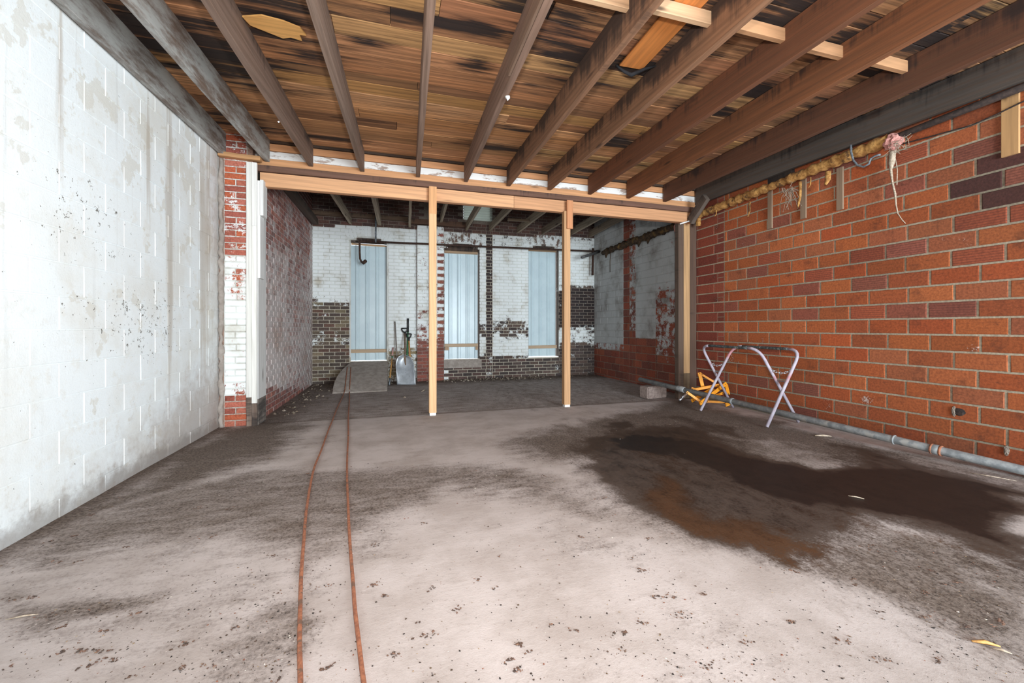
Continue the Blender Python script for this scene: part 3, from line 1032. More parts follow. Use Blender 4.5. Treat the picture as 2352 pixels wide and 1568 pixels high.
wb.backing(XJ - 0.2, XR + 0.2, -0.06, ZTOP_REAR, 0.055, rear_c, hole=hole, extra=reveals)
CUTS = [at_y(1117, 700, YB).x, at_y(1131, 700, YB).x]
PIER_X = (at_y(958, 700, YB - 0.12).x, at_y(1020, 700, YB - 0.12).x)
k = 0; z = -0.03
while z < 4.0:
    a = XJ - (0.105 if k % 2 else 0.0)
    while a < XR:
        a0, a1 = max(a, XJ), min(a + 0.213, XR)
        spans = [(a0, a1)]
        zc = z + CB / 2
        for w in WIN:                                             # cut the course at the openings
            if w['z0'] - CB * 0.4 < zc < win_top(w, min(max((a0 + a1) / 2, w['x0']), w['x1'])) + CB * 0.55:
                spans = [q for (p, r) in spans for q in ((p, min(r, w['x0'])), (max(p, w['x1']), r)) if q[1] - q[0] > 0.035]
        for xcut in CUTS:
            spans = [q for (p, r) in spans for q in (((p, xcut), (xcut, r)) if p + 0.03 < xcut < r - 0.03 else ((p, r),))]
        for p, r in spans:
            cx_ = (p + r) / 2
            if SH0.x - 0.05 < cx_ < SH1.x + 0.05 and SH0.z - 0.04 < zc < SH1.z: continue
            if PIER_X[0] + 0.05 < p and r < PIER_X[1] - 0.05: continue
            px, py, d = to_px((cx_, YB, zc))
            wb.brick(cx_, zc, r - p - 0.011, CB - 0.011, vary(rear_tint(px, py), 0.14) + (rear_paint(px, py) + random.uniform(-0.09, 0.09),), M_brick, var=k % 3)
        a += 0.213
    z += CB; k += 1
for w in WIN:                                                      # arches of bricks on edge
    n = 13; cxw = (w['x0'] + w['x1']) / 2
    for i in range(n):
        f_ = (i + 0.5) / n * 2 - 1
        x = cxw + f_ * (w['x1'] - w['x0']) * 0.56
        zt = win_top(w, x)
        px, py, d = to_px((x, YB, zt + 0.1))
        wb.brick(x + f_ * 0.03, zt + 0.125, 0.060, 0.21, vary(lin(120, 100, 90), 0.1) + (rear_paint(px, py) * 0.9 + random.uniform(-0.15, 0.1),), M_brick, var=i % 3, tilt=f_ * 0.42, out=0.011)
wb.flush(300, M_brick_a)

# projecting pier between the first two windows
wq = Wall('wall_pier_rear', 'y', YB - 0.12, -1, M_brick_m, 'projecting brick pier on the rear wall, white paint flaked off its red foot')


def rpier(py):
    return float(np.interp(py, [510, 560, 640, 700, 770, 795, 815, 880], [0.95, 0.8, 0.72, 0.66, 0.5, 0.35, 0.05, 0.0]))


def rp_c(p):
    px, py, d = to_px(p)
    return lin(150, 132, 122) + (rpier(py) + 0.1 - (0.45 if px > 1008 else 0),)


def rp_body(m):
    m.box((PIER_X[0], YB - 0.119, -0.05), (PIER_X[1], YB + 0.02, 3.30), lin(120, 92, 84) + (0.2,))


wq.backing(PIER_X[0], PIER_X[1], -0.05, 3.30, 0.06, rp_c, thick=0.01, extra=rp_body)
k = 0; z = -0.03
while z < 3.28:
    cuts = [PIER_X[0]]
    a = PIER_X[0] + (0.213 if k % 2 else 0.105)
    while a < PIER_X[1] - 0.05: cuts.append(a); a += 0.213
    cuts.append(PIER_X[1])
    for a0, a1 in zip(cuts[:-1], cuts[1:]):
        px, py, d = to_px(((a0 + a1) / 2, YB - 0.12, z + CB / 2))
        c = vary(random.choice([lin(150, 88, 74), lin(136, 82, 72), lin(128, 78, 68)]), 0.12)
        wq.brick((a0 + a1) / 2, z + CB / 2, a1 - a0 - 0.011, CB - 0.011, c + (rpier(py) - (0.4 if px > 1008 else 0) + random.uniform(-0.12, 0.12),), M_brick, var=k % 3)
    z += CB; k += 1
wq.flush(300, M_brick_a)

# ---- front wall behind the photographer, with the loading door
m = MB()
m.box((XL - 0.2, FRONT - 0.3, -0.05), (DOOR[0], FRONT, 3.5)); m.box((DOOR[1], FRONT - 0.3, -0.05), (XR + 0.2, FRONT, 3.5))
m.box((DOOR[0], FRONT - 0.3, DOOR[2]), (DOOR[1], FRONT, 3.5))
o = m.build('wall_front', M_concrete)
tag(o, 'plain front wall around the wide loading door opening', 'wall', kind='structure')

# ------------------------------------------------------------------ roof
rm = MB()
y0, y1 = FRONT - 0.3, YH + 0.10
rm.add([(XL - 0.2, y0, zd(y0) + 0.03), (XR + 0.2, y0, zd(y0) + 0.03), (XR + 0.2, y1, zd(y1) + 0.03), (XL - 0.2, y1, zd(y1) + 0.03),
        (XL - 0.2, y0, zd(y0) + 0.12), (XR + 0.2, y0, zd(y0) + 0.12), (XR + 0.2, y1, zd(y1) + 0.12), (XL - 0.2, y1, zd(y1) + 0.12)],
       [(0, 3, 2, 1), (4, 5, 6, 7), (0, 1, 5, 4), (1, 2, 6, 5), (2, 3, 7, 6), (3, 0, 4, 7)])
ceiling = rm.build('ceiling', M_felt)
tag(ceiling, 'roof of tan boards with black water stains above the joists', 'ceiling', kind='structure')
DECK = [lin(208, 150, 102), lin(190, 136, 94), lin(214, 160, 110), lin(180, 128, 88), lin(198, 140, 92), lin(204, 154, 104)]
Y = YH + 0.03
row = 0
while Y > 0.4:
    wd = random.choice([0.14, 0.165, 0.19, 0.20])
    cuts = [XL + 0.01]
    x = XL + random.uniform(1.2, 5.5)
    while x < XR - 0.5:
        cuts.append(x); x += random.uniform(3.0, 5.0)
    cuts.append(XR - 0.01)
    for a0, a1 in zip(cuts[:-1], cuts[1:]):
        ym = Y - wd / 2
        b = vary(random.choice(DECK), 0.24, 0.05)
        if abs(ym - 3.92) < 0.09: b = lin(206, 154, 94)
        st = 0.34 + 0.2 * random.random()
        if row in (0, 1): st = 0.1; b = vary(lin(214, 158, 112), 0.06)
        zz = zd(ym) + 0.012 + random.uniform(-0.004, 0.004)
        beam('plank', (a0 + 0.002, ym, zz), (a1 - 0.002, ym, zz), wd - 0.005, 0.022, M_deck, ceiling, b + (st,), up=(0, -0.03, 1))
    Y -= wd; row += 1
# high roof over the rear room
m = MB(); m.box((XJ - 0.3, YH + 0.10, ZTOP_REAR), (XR + 0.3, YB + 0.5, ZTOP_REAR + 0.1))
m.box((XL - 0.2, YH + 0.08, 3.3), (XR + 0.2, YH + 0.11, ZTOP_REAR))
tag(m.build('ceiling_rear', M_dark_deck), 'dark high roof over the rear room', 'ceiling', kind='structure')

# ------------------------------------------------------------------ front joists
JD = 0.27
J = [  # x at the header, x and y of a nearer point, tint, stain, whitewashed, what marks it out
    (-1.893, -1.90, 2.6, lin(120, 108, 100), 0.15, True, 'whitewashed roof joist lying right against the white block wall'),
    (-1.465, -1.515, 2.7, lin(124, 106, 94), 0.12, True, 'mould-grey roof joist, second from the white block wall'),
    (-0.990, -1.060, 2.75, lin(134, 110, 96), 0.10, False, 'grey-brown roof joist, third from the white block wall'),
    (-0.398, -0.475, 2.5, lin(136, 114, 100), 0.10, False, 'thin grey-brown roof joist, fourth from the white block wall'),
    (0.291, 0.202, 2.37, lin(146, 120, 104), 0.02, False, 'dusty brown roof joist, fifth from the white block wall'),
    (0.926, 0.850, 2.2, lin(142, 114, 98), 0.05, False, 'brown roof joist with a sistered strip and a white paint scrap'),
    (1.528, 1.460, 1.984, lin(142, 104, 78), 0.46, False, 'roof joist blackened at its near end beside the orange patch board'),
    (2.141, 2.06, 1.9, lin(146, 106, 78), 0.36, False, 'roof joist streaked with dark drips, fifth from the clay tile wall'),
    (2.785, 2.67, 1.7, lin(122, 76, 50), 0.12, False, 'reddish brown roof joist, fourth from the clay tile wall'),  # from here on tints are lowered further, weaker light put into the colour
    (3.432, 3.236, 1.457, lin(136, 86, 54), 0.04, False, 'clean orange-brown roof joist, third from the clay tile wall'),
    (4.085, 3.93, 1.8, lin(104, 66, 46), 0.20, False, 'dark brown roof joist, second from the clay tile wall'),
    (4.690, 4.585, 1.87, lin(84, 76, 70), 0.15, False, 'charcoal grey roof joist lying right along the clay tile wall'),
]
joist_x = []
for xe, xn, yn, tint, st, wh, lab in J:
    sl = (xe - xn) / (YH - 0.02 - yn)
    fx = lambda Y, xe=xe, sl=sl: xe - sl * (YH - 0.02 - Y)
    joist_x.append(fx)
    ya, yb = -0.2, YH - 0.02
    o = beam('roof_joist', (fx(yb), yb, zj(yb) + JD / 2 - 0.002), (fx(ya), ya, zj(ya) + JD / 2 - 0.002), 0.052, JD - 0.004, M_joist_white if wh else M_joist, None,
             tint + (st,), seg=14, jit=0.002)
    tag(o, lab, 'joist', 'front roof joists')
# strip nailed to the sixth joist
fx = joist_x[5]
o = beam('sister_strip', (fx(2.95) - 0.036, 2.95, zj(2.95) + 0.05), (fx(0.2) - 0.036, 0.2, zj(0.2) + 0.05), 0.02, 0.10, M_joist, None, lin(132, 106, 88) + (0.1,), seg=6, jit=0.001)
tag(o, 'short grey strip nailed along the side of a brown roof joist', 'board')
# blocking between the joists
for n, (i, jn, lab) in enumerate([(5, 6, 'pale pine block between the strip-sided joist and the blackened joist'), (6, 7, 'pale pine block crossing below the orange patch board'),
                                  (7, 8, 'pine block between the drip-streaked joist and the reddish joist'), (8, 9, 'pine block between the reddish joist and the clean orange-brown joist'),
                                  (9, 10, 'brown pine block between the two joists nearest the charcoal one')]):
    yb = 2.24 + 0.02 * (n % 2) + (0.06 if n == 0 else 0)
    xa, xb = joist_x[i](yb) + 0.027, joist_x[jn](yb) - 0.027
    o = beam('blocking_board', (xa, yb, zd(yb) - 0.071), (xb, yb, zd(yb) - 0.071), 0.04, 0.09, M_pine, None, (lin(214, 176, 138) if n < 2 else lin(188, 140, 100)) + (0.0,))
    tag(o, lab, 'board', 'blocking between the joists')
pa = at_z(1448, 150, 3.31); 
o = beam('patch_board', (pa.x + 0.005, pa.y, zd(pa.y) - 0.015), (pa.x - 0.07, 0.3, zd(0.3) - 0.015), 0.21, 0.016, M_pine, None, lin(220, 140, 72) + (0.02,))
tag(o, 'bright orange new board nailed under the blackened roof boards', 'board')
# split pale splinter hanging off a roof board
sp = [at_z(x, y, 3.30) for x, y in [(556, 36), (600, 33), (650, 46), (690, 62), (704, 80), (688, 78), (694, 92), (668, 84), (650, 86), (610, 70), (575, 56)]]
m = MB()
m.prism([(p.x, p.y) for p in sp], 3.292, 3.302, 'z')
o = m.build('wood_splinter', M_pine); o.color = lin(232, 176, 104) + (0.1,)
tag(o, 'pale raw splinter torn from the dark roof boards', 'splinter')
# torn felt below the patch board
m = MB()
q0, q1, q2 = at_z(1415, 150, 3.29), at_z(1450, 172, 3.24), at_z(1512, 150, 3.29)
m.tube([q0, q0.lerp(q1, 0.5) + Vector((0, 0, -0.01)), q1, q1.lerp(q2, 0.5) + Vector((0, 0, 0.01)), q2], [0.008, 0.012, 0.018, 0.012, 0.006], 6)
tag(m.build('torn_felt', M_felt), 'torn black felt sagging at the end of the orange patch board', 'felt')
# white paint scraps and rag ties stuck to joists
for n, (x, y, jn, lab, sz) in enumerate([(1166, 222, 5, 'white paint scrap hanging under the strip-sided roof joist', 0.03), (640, 278, 2, 'small white scrap on the third joist from the block wall', 0.013),
                                         (828, 396, 3, 'white rag end stuck under the thin grey-brown joist', 0.022), (954, 410, 4, 'white rag end stuck under the dusty brown joist', 0.022)]):
    d = ray(x, y)
    t_ = (2.955 - CAMH) / (d[2] - 0.03 * d[1])
    p = Vector((d[0] * t_, d[1] * t_, CAMH + d[2] * t_ - 0.004))
    m = MB()
    vv = []
    for i in range(8):
        an = i / 8 * 6.283
        vv.append(p + Vector((math.cos(an) * sz * random.uniform(0.5, 1), math.sin(an) * sz * random.uniform(0.5, 1), random.uniform(-0.5, 0.2) * sz)))
    vv += [p + Vector((0, 0, 0.006)), p + Vector((0, 0, -sz))]
    m.add(vv, [(i, (i + 1) % 8, 8) for i in range(8)] + [((i + 1) % 8, i, 9) for i in range(8)])
    if n >= 2:
        m.tube([p, p + Vector((-0.10, 0.06, -0.01)), p + Vector((-0.17, 0.09, -0.008))], 0.006, 5)
    tag(m.build('paint_scrap', M_paintflake), lab, 'scrap', 'white scraps on the joists')

# ------------------------------------------------------------------ header, plates, boards above it, posts
HX0, HX1 = -1.535, 4.60
split = at_y(1181, 460, YH - 0.05).x
hd = empty('header_beam', (1.5, YH, 2.82))
tag(hd, 'orange pine header beam spanning the opening on two posts', 'beam')
beam('beam_board', (HX0, YH - 0.02, 2.90), (split - 0.002, YH - 0.02, 2.90), 0.045, 0.165, M_pine, hd, lin(220, 166, 122) + (0.08,))
beam('beam_board', (split + 0.002, YH - 0.02, 2.90), (HX1, YH - 0.02, 2.90), 0.045, 0.165, M_pine, hd, lin(206, 152, 110) + (0.14,))
beam('back_board', (HX0, YH + 0.027, 2.90), (HX1, YH + 0.027, 2.90), 0.045, 0.165, M_pine, hd, lin(196, 138, 98) + (0.1,))
o = beam('top_plate', (HX0 - 0.05, YH - 0.022, 3.026), (HX1 + 0.04, YH - 0.022, 3.026), 0.085, 0.074, M_joist, None, lin(112, 80, 66) + (0.18,), seg=10, jit=0.002)
tag(o, 'dark brown plate lying on the orange header beam', 'beam')
o = beam('ledger_board', (XL + 0.02, YH + 0.018, 3.118), (XR - 0.03, YH + 0.018, 3.118), 0.04, 0.10, M_pine, None, lin(206, 150, 104) + (0.25,), seg=8, jit=0.001)
tag(o, 'knotty orange ledger board behind the joist ends', 'board')
o = beam('white_flaked_board', (-1.62, YH + 0.025, 3.217), (XR - 0.03, YH + 0.025, 3.217), 0.03, 0.09, M_flake_wood, None, lin(176, 156, 144) + (0.0,), seg=8, jit=0.001)
tag(o, 'board with flaking white paint above the knotty ledger', 'board')
o = beam('upper_board', (-1.62, YH + 0.027, 3.313), (XR - 0.03, YH + 0.027, 3.313), 0.03, 0.085, M_pine, None, lin(210, 152, 106) + (0.12,), seg=8, jit=0.001)
tag(o, 'tan board between the flaked white board and the roof', 'board')
o = beam('edge_strip', (-1.6, YH - 0.006, 3.371), (XR - 0.03, YH - 0.006, 3.371), 0.022, 0.028, M_joist, None, lin(66, 54, 46) + (0.1,), seg=6, jit=0.001)
tag(o, 'thin dark strip where the roof boards meet the tan board', 'strip')
m = MB(); m.box((XL - 0.1, YH + 0.045, 2.83), (XR + 0.1, YH + 0.09, 3.5))
tag(m.build('wall_above_header', M_dark_deck), 'dark boarding closing the gap above the header beam', 'wall', kind='structure')

for xc, yc, nm, lab, cutz in [(0.475, YH - 0.09, 'support_post', 'pale pine post left plain, nearer the pier and the tools', 2.62), (2.385, YH - 0.06, 'support_post', 'knotty pine post with a short cleat at its head, nearer the clay tile wall', 2.5)]:
    ps = empty(nm, (xc, yc, 0))
    tag(ps, lab, 'post', 'pine posts under the header')
    first = xc < 1
    w_ = 0.095
    beam('shaft', (xc, yc, 0.03), (xc, yc, 2.815), w_, 0.09, M_pine, ps, (lin(232, 186, 138) if first else lin(200, 154, 110)) + (0.0,), up=(0, 1, 0))
    m = MB(); m.box((xc - 0.04, yc - 0.045, -0.005), (xc + 0.04, yc + 0.03, 0.03)); m.build('white_foot', M_paintflake, ps)
    if first:
        beam('head_cleat', (xc, yc + 0.001, 2.62), (xc, yc + 0.001, 2.975), 0.098, 0.094, M_pine, ps, lin(226, 168, 116) + (0.03,), up=(0, 1, 0))
    else:
        beam('head_cleat', (xc + 0.03, yc - 0.06, 2.56), (xc + 0.03, yc - 0.06, 2.965), 0.09, 0.03, M_pine, ps, lin(204, 140, 96) + (0.1,), up=(0, 1, 0))

# corner post of three boards
cp = empty('corner_post', (4.58, YH + 0.05, 0))
tag(cp, 'corner post of two dark boards flanking a tan one beside the clay tile wall', 'post')
beam('dark_board', (4.435, YH + 0.08, -0.01), (4.435, YH + 0.08, 2.82), 0.10, 0.09, M_joist, cp, lin(96, 78, 66) + (0.2,), up=(0, 1, 0), seg=6, jit=0.002)
beam('tan_board', (4.545, YH + 0.06, 0.40), (4.545, YH + 0.06, 2.82), 0.115, 0.05, M_pine, cp, lin(190, 150, 106) + (0.08,), up=(0, 1, 0))
beam('rotten_end', (4.545, YH + 0.065, -0.01), (4.545, YH + 0.065, 0.398), 0.115, 0.05, M_joist, cp, lin(112, 92, 70) + (0.3,), up=(0, 1, 0), seg=4, jit=0.004)
beam('dark_board', (4.665, YH + 0.07, -0.01), (4.665, YH + 0.07, 2.82), 0.125, 0.08, M_joist, cp, lin(92, 70, 58) + (0.2,), up=(0, 1, 0), seg=6, jit=0.002)
pA = at_x(1622, 452, 4.50); pB = at_y(1586, 508, YH - 0.09)
o = beam('knee_brace', pA, pB, 0.07, 0.13, M_joist, None, lin(96, 84, 76) + (0.35,), seg=5, jit=0.004)
tag(o, 'dark slanting brace from the charcoal joist down to the header end', 'brace')
m = MB(); m.tube([at_y(1562, 514, YH - 0.10), at_y(1585, 507, YH - 0.09)], 0.012, 6)
tag(m.build('white_stub', M_paintflake), 'short white stub pipe poking out below the slanting brace', 'pipe')

# white door jamb left of the opening
jb = empty('white_jamb', (-1.6, 5.4, 0))
tag(jb, 'white painted door jamb of upright boards with a dark rotten foot', 'jamb')
beam('front_board', (-1.628, 5.375, 0.33), (-1.628, 5.375, 3.06), 0.055, 0.03, M_white_wood, jb, lin(226, 224, 218) + (0.1,), up=(0, 1, 0))
beam('front_board', (-1.572, 5.370, 0.26), (-1.572, 5.370, 2.32), 0.052, 0.035, M_white_wood, jb, lin(232, 230, 224) + (0.05,), up=(0, 1, 0))
beam('front_board', (-1.572, 5.374, 2.322), (-1.572, 5.374, 3.06), 0.052, 0.035, M_white_wood, jb, lin(230, 228, 224) + (0.05,), up=(0, 1, 0))
beam('rotten_foot', (-1.628, 5.38, -0.01), (-1.628, 5.38, 0.328), 0.055, 0.03, M_joist, jb, lin(132, 114, 102) + (0.35,), up=(0, 1, 0), seg=3, jit=0.003)
beam('rotten_foot', (-1.572, 5.375, -0.01), (-1.572, 5.375, 0.258), 0.052, 0.035, M_joist, jb, lin(112, 96, 86) + (0.45,), up=(0, 1, 0), seg=3, jit=0.003)
beam('side_board', (-1.557, 5.55, 0.30), (-1.557, 5.55, 2.82), 0.30, 0.03, M_white_wood, jb, lin(222, 222, 220) + (0.15,), up=(1, 0, 0))
beam('side_foot', (-1.557, 5.55, -0.01), (-1.557, 5.55, 0.298), 0.30, 0.03, M_joist, jb, lin(150, 140, 132) + (0.35,), up=(1, 0, 0))
beam('cover_board', (-1.53, 5.45, 1.72), (-1.53, 5.45, 2.86), 0.15, 0.03, M_white_wood, jb, lin(234, 234, 232) + (0.03,), up=(1, 0, 0))
beam('upper_cover', (-1.495, 5.43, 2.45), (-1.495, 5.43, 2.865), 0.15, 0.035, M_white_wood, jb, lin(236, 236, 234) + (0.03,), up=(1, 0, 0))
# bricks and timber above the pier
o = beam('pier_plate', (XL + 0.02, 5.36, 3.115), (-1.50, 5.36, 3.105), 0.07, 0.05, M_pine, None, lin(190, 142, 96) + (0.35,), seg=4, jit=0.003)
tag(o, 'short tan timber lying on top of the red brick pier', 'board')

# ------------------------------------------------------------------ windows closed with sheet metal
for n, w in enumerate(WIN):
    wn = empty('window_%d' % (n + 1), ((w['x0'] + w['x1']) / 2, YB + 0.14, w['z0']))
    tag(wn, ['tall arched window closed with pale sheet metal above the concrete ramp', 'boarded window with pale sheet metal just beside the projecting brick pier',
             'narrow boarded window with darker sheet metal beside the knotty post'][n], 'window', kind='structure')
    yp = YB + 0.13
    xa, xb = w['x0'] + 0.01, w['x1'] - (0.01 if n < 2 else 0.03)
    zb = w['z0'] + 0.009
    ztop = w['zs'] - (0.06, 0.10, 0.035)[n]
    # ribbed profile
    pts = []
    x = xa
    while x < xb - 1e-6:
        for dx_, dy_ in [(0, 0), (0.085, 0), (0.10, -0.018), (0.118, -0.018), (0.133, 0), (0.155, 0), (0.162, -0.007), (0.172, -0.007), (0.179, 0)]:
            if x + dx_ <= xb: pts.append((x + dx_, yp + dy_))
        x += 0.2
    if pts[-1][0] < xb: pts.append((xb, yp))
    m = MB()
    N = len(pts)
    m.add([(p[0], p[1], zb) for p in pts] + [(p[0], p[1], ztop) for p in pts] + [(p[0], p[1] + 0.002, zb) for p in pts] + [(p[0], p[1] + 0.002, ztop) for p in pts],
          [(i, i + 1, N + i + 1, N + i) for i in range(N - 1)] + [(2 * N + i, 3 * N + i, 3 * N + i + 1, 2 * N + i + 1) for i in range(N - 1)])
    m.build('metal_sheet', M_panel, wn)
    yb_ = yp - 0.035
    zbat = at_y((860, 1060, 1245)[n], (806, 793, 797)[n], YB).z
    beam('batten', (w['x0'] + 0.012, yb_, zbat), (w['x1'] - 0.012, yb_, zbat + (0, 0.0, 0.005)[n]), 0.03, 0.075, M_tan_board, wn, lin(198, 172, 144) + (0.0,))
    if n == 1:
        for xx in (w['x0'] + 0.02, w['x1'] - 0.07):
            beam('cleat', (xx, yb_ - 0.002, zbat - 0.075), (xx + 0.09 * (1 if xx < w['x0'] + 0.1 else 0.6), yb_ - 0.002, zbat - 0.075), 0.03, 0.07, M_tan_board, wn, lin(190, 160, 130) + (0.0,))
    if n != 0:
        beam('head_batten', (w['x0'] + 0.01, yp - 0.03, ztop + 0.02), (w['x1'] - 0.02, yp - 0.03, ztop + 0.02), 0.03, 0.055, M_tan_board, wn, lin(176, 148, 120) + (0.1,))
    else:
        beam('head_batten', (w['x0'] + 0.02, yp + 0.02, ztop + 0.035), (w['x1'] - 0.02, yp + 0.02, ztop + 0.02), 0.02, 0.04, M_tan_board, wn, lin(196, 160, 124) + (0.1,))
    # old frame in the arch
    m = MB()
    for i in range(8):
        a0 = w['x0'] + (w['x1'] - w['x0']) * i / 8; a1 = w['x0'] + (w['x1'] - w['x0']) * (i + 1) / 8
        zt = min(win_top(w, a0 + 1e-3), win_top(w, a1 - 1e-3))
        m.box((a0, yp + 0.04, ztop + (0.065 if n == 0 else 0.045)), (a1, yp + 0.07, zt + 0.03))
    m.build('arch_board', M_joist, wn).color = lin(92, 74, 62) + (0.3,)
m = MB()
w = WIN[1]
m.box((w['x0'] - 0.02, YB - 0.02, w['z0'] - 0.19), (w['x1'] + 0.05, YB + 0.2, w['z0'] - 0.005))
tag(m.build('concrete_sill', M_concrete), 'grey concrete sill under the boarded window beside the pier', 'sill')
# ribbed sheet in the gap high in the rear wall
m = MB()
n = 46
vv = []
for i in range(n + 1):
    z_ = SH0.z + (SH1.z + 0.12 - SH0.z) * i / n
    y_ = YB - 0.03 + 0.02 * math.sin(i * 2 * math.pi / 5.7)
    vv += [(SH0.x, y_, z_), (SH1.x, y_, z_)]
m.add(vv, [(2 * i, 2 * i + 1, 2 * i + 3, 2 * i + 2) for i in range(n)], True)
tag(m.build('ribbed_sheet', M_sheet), 'greenish ribbed plastic sheet closing a gap high in the rear wall', 'sheet')

# ------------------------------------------------------------------ rear ceiling joists
RJ = [((806, 516.5), (762.5, 447.6), 'first'), ((872, 519), (858, 455), 'second'), ((941, 524), (943, 461), 'third'), ((1012, 515), (1027, 466), 'fourth'), ((1070, 531), (1104, 474), 'fifth'),
      ((1124, 532), (1177, 478), 'sixth'), ((1188, 536), (1255, 485), 'seventh'), ((1244, 540), (1322, 492), 'eighth'), ((1312, 540), (1395, 494), 'ninth'), ((1352, 546), (1440, 500), 'tenth')]
for n, (a_, b_, ordn) in enumerate(RJ):
    zb = 3.30
    A = at_y(a_[0], a_[1], YB + 0.05)
    dB = ray(*b_)
    # the nearer point lies on the same level line
    tB = (A.z - CAMH) / dB[2]
    B = Vector((dB[0] * tB, dB[1] * tB, A.z))
    dirv = (B - A)
    E = A + dirv * ((YH + 0.12 - A.y) / dirv.y)
    hh = 0.16
    o = beam('ceiling_joist', A + Vector((0, 0, hh / 2)), E + Vector((0, 0, hh / 2)), 0.05 if n != 1 else 0.075, hh, M_joist, None, (lin(178, 162, 140) if n not in (7, 9) else lin(146, 130, 112)) + (0.12,), seg=8, jit=0.003)
    tag(o, 'weathered bare ceiling joist of the rear room, %s from its brick side wall' % ordn, 'joist', 'rear ceiling joists')
o = beam('wall_plate', (XJ, YB - 0.05, 3.475), (0.27, YB - 0.05, 3.475), 0.07, 0.085, M_joist, None, lin(110, 90, 74) + (0.2,), seg=6, jit=0.003)
tag(o, 'brown wall plate along the rear wall above the first window', 'board')
o = beam('wall_plate', (0.30, YB - 0.06, 3.44), (1.62, YB - 0.06, 3.43), 0.09, 0.11, M_joist, None, lin(104, 76, 60) + (0.3,), seg=6, jit=0.004)
tag(o, 'broken wall plate along the rear wall below the ribbed sheet', 'board')
o = beam('bridging_board', at_y(1166, 504, YB - 0.9), at_y(1228, 508, YB - 0.9), 0.06, 0.05, M_joist, None, lin(124, 106, 86) + (0.1,))
tag(o, 'short bridging board between two rear ceiling joists', 'board')
o = beam('side_plate', (XJ + 0.066, YH + 0.3, 3.22), (XJ + 0.066, YB - 0.02, 3.30), 0.10, 0.12, M_joist, None, lin(84, 68, 58) + (0.3,), seg=8, jit=0.006)
tag(o, 'dark plate running along the top of the brick side wall', 'board')

# ------------------------------------------------------------------ pipes in the rear room
yp = YB - 0.22
m = MB()
pl = at_y(838, 554, yp); pr = at_y(1370, 577, yp)
hp = empty('rusty_pipe', pl)
tag(hp, 'long rusty pipe running level across the rear wall past the windows', 'pipe')
m = MB(); m.tube([pl, pl.lerp(pr, 0.33), pl.lerp(pr, 0.66), pr], 0.021, 10); m.build('pipe_run', M_rust, hp)
m = MB(); q = [at_y(826, 556, yp), at_y(826, 578, yp), at_y(827, 594, yp), at_y(830, 601, yp), at_y(838, 603, yp)]
m.tube([pl, at_y(828, 555, yp)] + q, 0.020, 10)
m.tube([at_y(834, 604, yp - 0.03), at_y(840, 599, yp + 0.02)], 0.035, 10); m.build('drop_pipe', M_rust, hp)
m = MB(); m.tube([pr, pr + (pr - pl).normalized() * 0.05], 0.035, 10); m.tube([at_y(1362, 570, yp), at_y(1361, 632, yp)], 0.03, 10); m.build('end_drop', M_rust, hp)
m = MB(); m.tube([at_y(863, 499, yp - 0.045), at_y(863, 556, yp - 0.045)], 0.018, 8)
tag(m.build('conduit', M_conduit), 'grey conduit dropping from a rear ceiling joist to the rusty pipe', 'conduit')
m = MB(); m.tube([at_y(1336, 591, yp - 0.35), pr + Vector((0.05, -0.065, -0.01))], 0.033, 5)
tag(m.build('hanging_timber', M_joist), 'short dark timber hanging at the end of the rusty pipe', 'timber')


def lumpy_path(a, b, n, amp):
    return [a.lerp(b, i / n) + Vector((random.uniform(-amp, amp), random.uniform(-amp, amp), random.uniform(-amp, amp))) for i in range(n + 1)]


# wrapped pipe along the clay tile wall, front part
XP = XR - 0.13
pA, pB = at_x(1604, 494, XP), at_x(2040, 322, XP)
wp_ = empty('wrapped_pipe', pB)
tag(wp_, 'pipe along the clay tile wall in torn tan wrapping, bare and dark further on', 'pipe')
m = MB()
far = pA + (pA - pB).normalized() * 0.02
dirp = (pB - pA).normalized()
m.tube([far, pB + dirp * 3.0], 0.03, 10); m.build('bare_pipe', M_darkpipe, wp_)
m = MB(); n = 60
path = lumpy_path(pA, pB, n, 0.004)
rad = [0.056 + 0.010 * math.sin(i * 2.1) + random.uniform(-0.006, 0.006) for i in range(n + 1)]
for i in range(30, 36): rad[i] *= 0.8
m.tube(path, rad, 12); m.build('wrapping', M_insul, wp_)
# loose strips, wool and fibres of the wrapping
for (x, y, ln, r_) in [(1722, 470, 0.16, 0.014), (1838, 425, 0.26, 0.018), (1862, 415, 0.08, 0.008), (1902, 402, 0.10, 0.03), (1645, 488, 0.05, 0.01)]:
    p = at_x(x, y, XP - 0.04)
    m = MB()
    m.tube([p + Vector((0, 0, 0.04)), p + Vector((0.01, 0.01, -ln * 0.5)), p + Vector((-0.01, 0.02, -ln))], [r_, r_ * 0.9, r_ * 0.5], 6)
    m.build('torn_strip', M_insul, wp_)
m = MB()
q = at_x(1604, 500, XP)
m.box((q.x - 0.03, q.y - 0.02, q.z - 0.13), (q.x + 0.03, q.y + 0.02, q.z + 0.03))
m.build('torn_strip', M_insul, wp_)
m = MB()
for c_, cnt, sp_, dn in [((1812, 436), 46, 0.06, 0.2), ((2055, 335), 30, 0.05, 0.02)]:
    p = at_x(c_[0], c_[1], XP - 0.06)
    for i in range(cnt):
        a0 = p + Vector((random.uniform(-0.03, 0.03), random.uniform(-sp_, sp_), random.uniform(-0.03, 0.03)))
        a2 = a0 + Vector((random.uniform(-0.05, 0.05), random.uniform(-0.09, 0.09), random.uniform(-dn - 0.05, 0.06)))
        m.tube([a0, a0.lerp(a2, 0.5) + Vector((random.uniform(-0.03, 0.03), random.uniform(-0.03, 0.03), random.uniform(-0.03, 0.03))), a2], 0.0022, 3, False)
o = m.build('loose_fibres', M_fibre, wp_); o['kind'] = 'stuff'


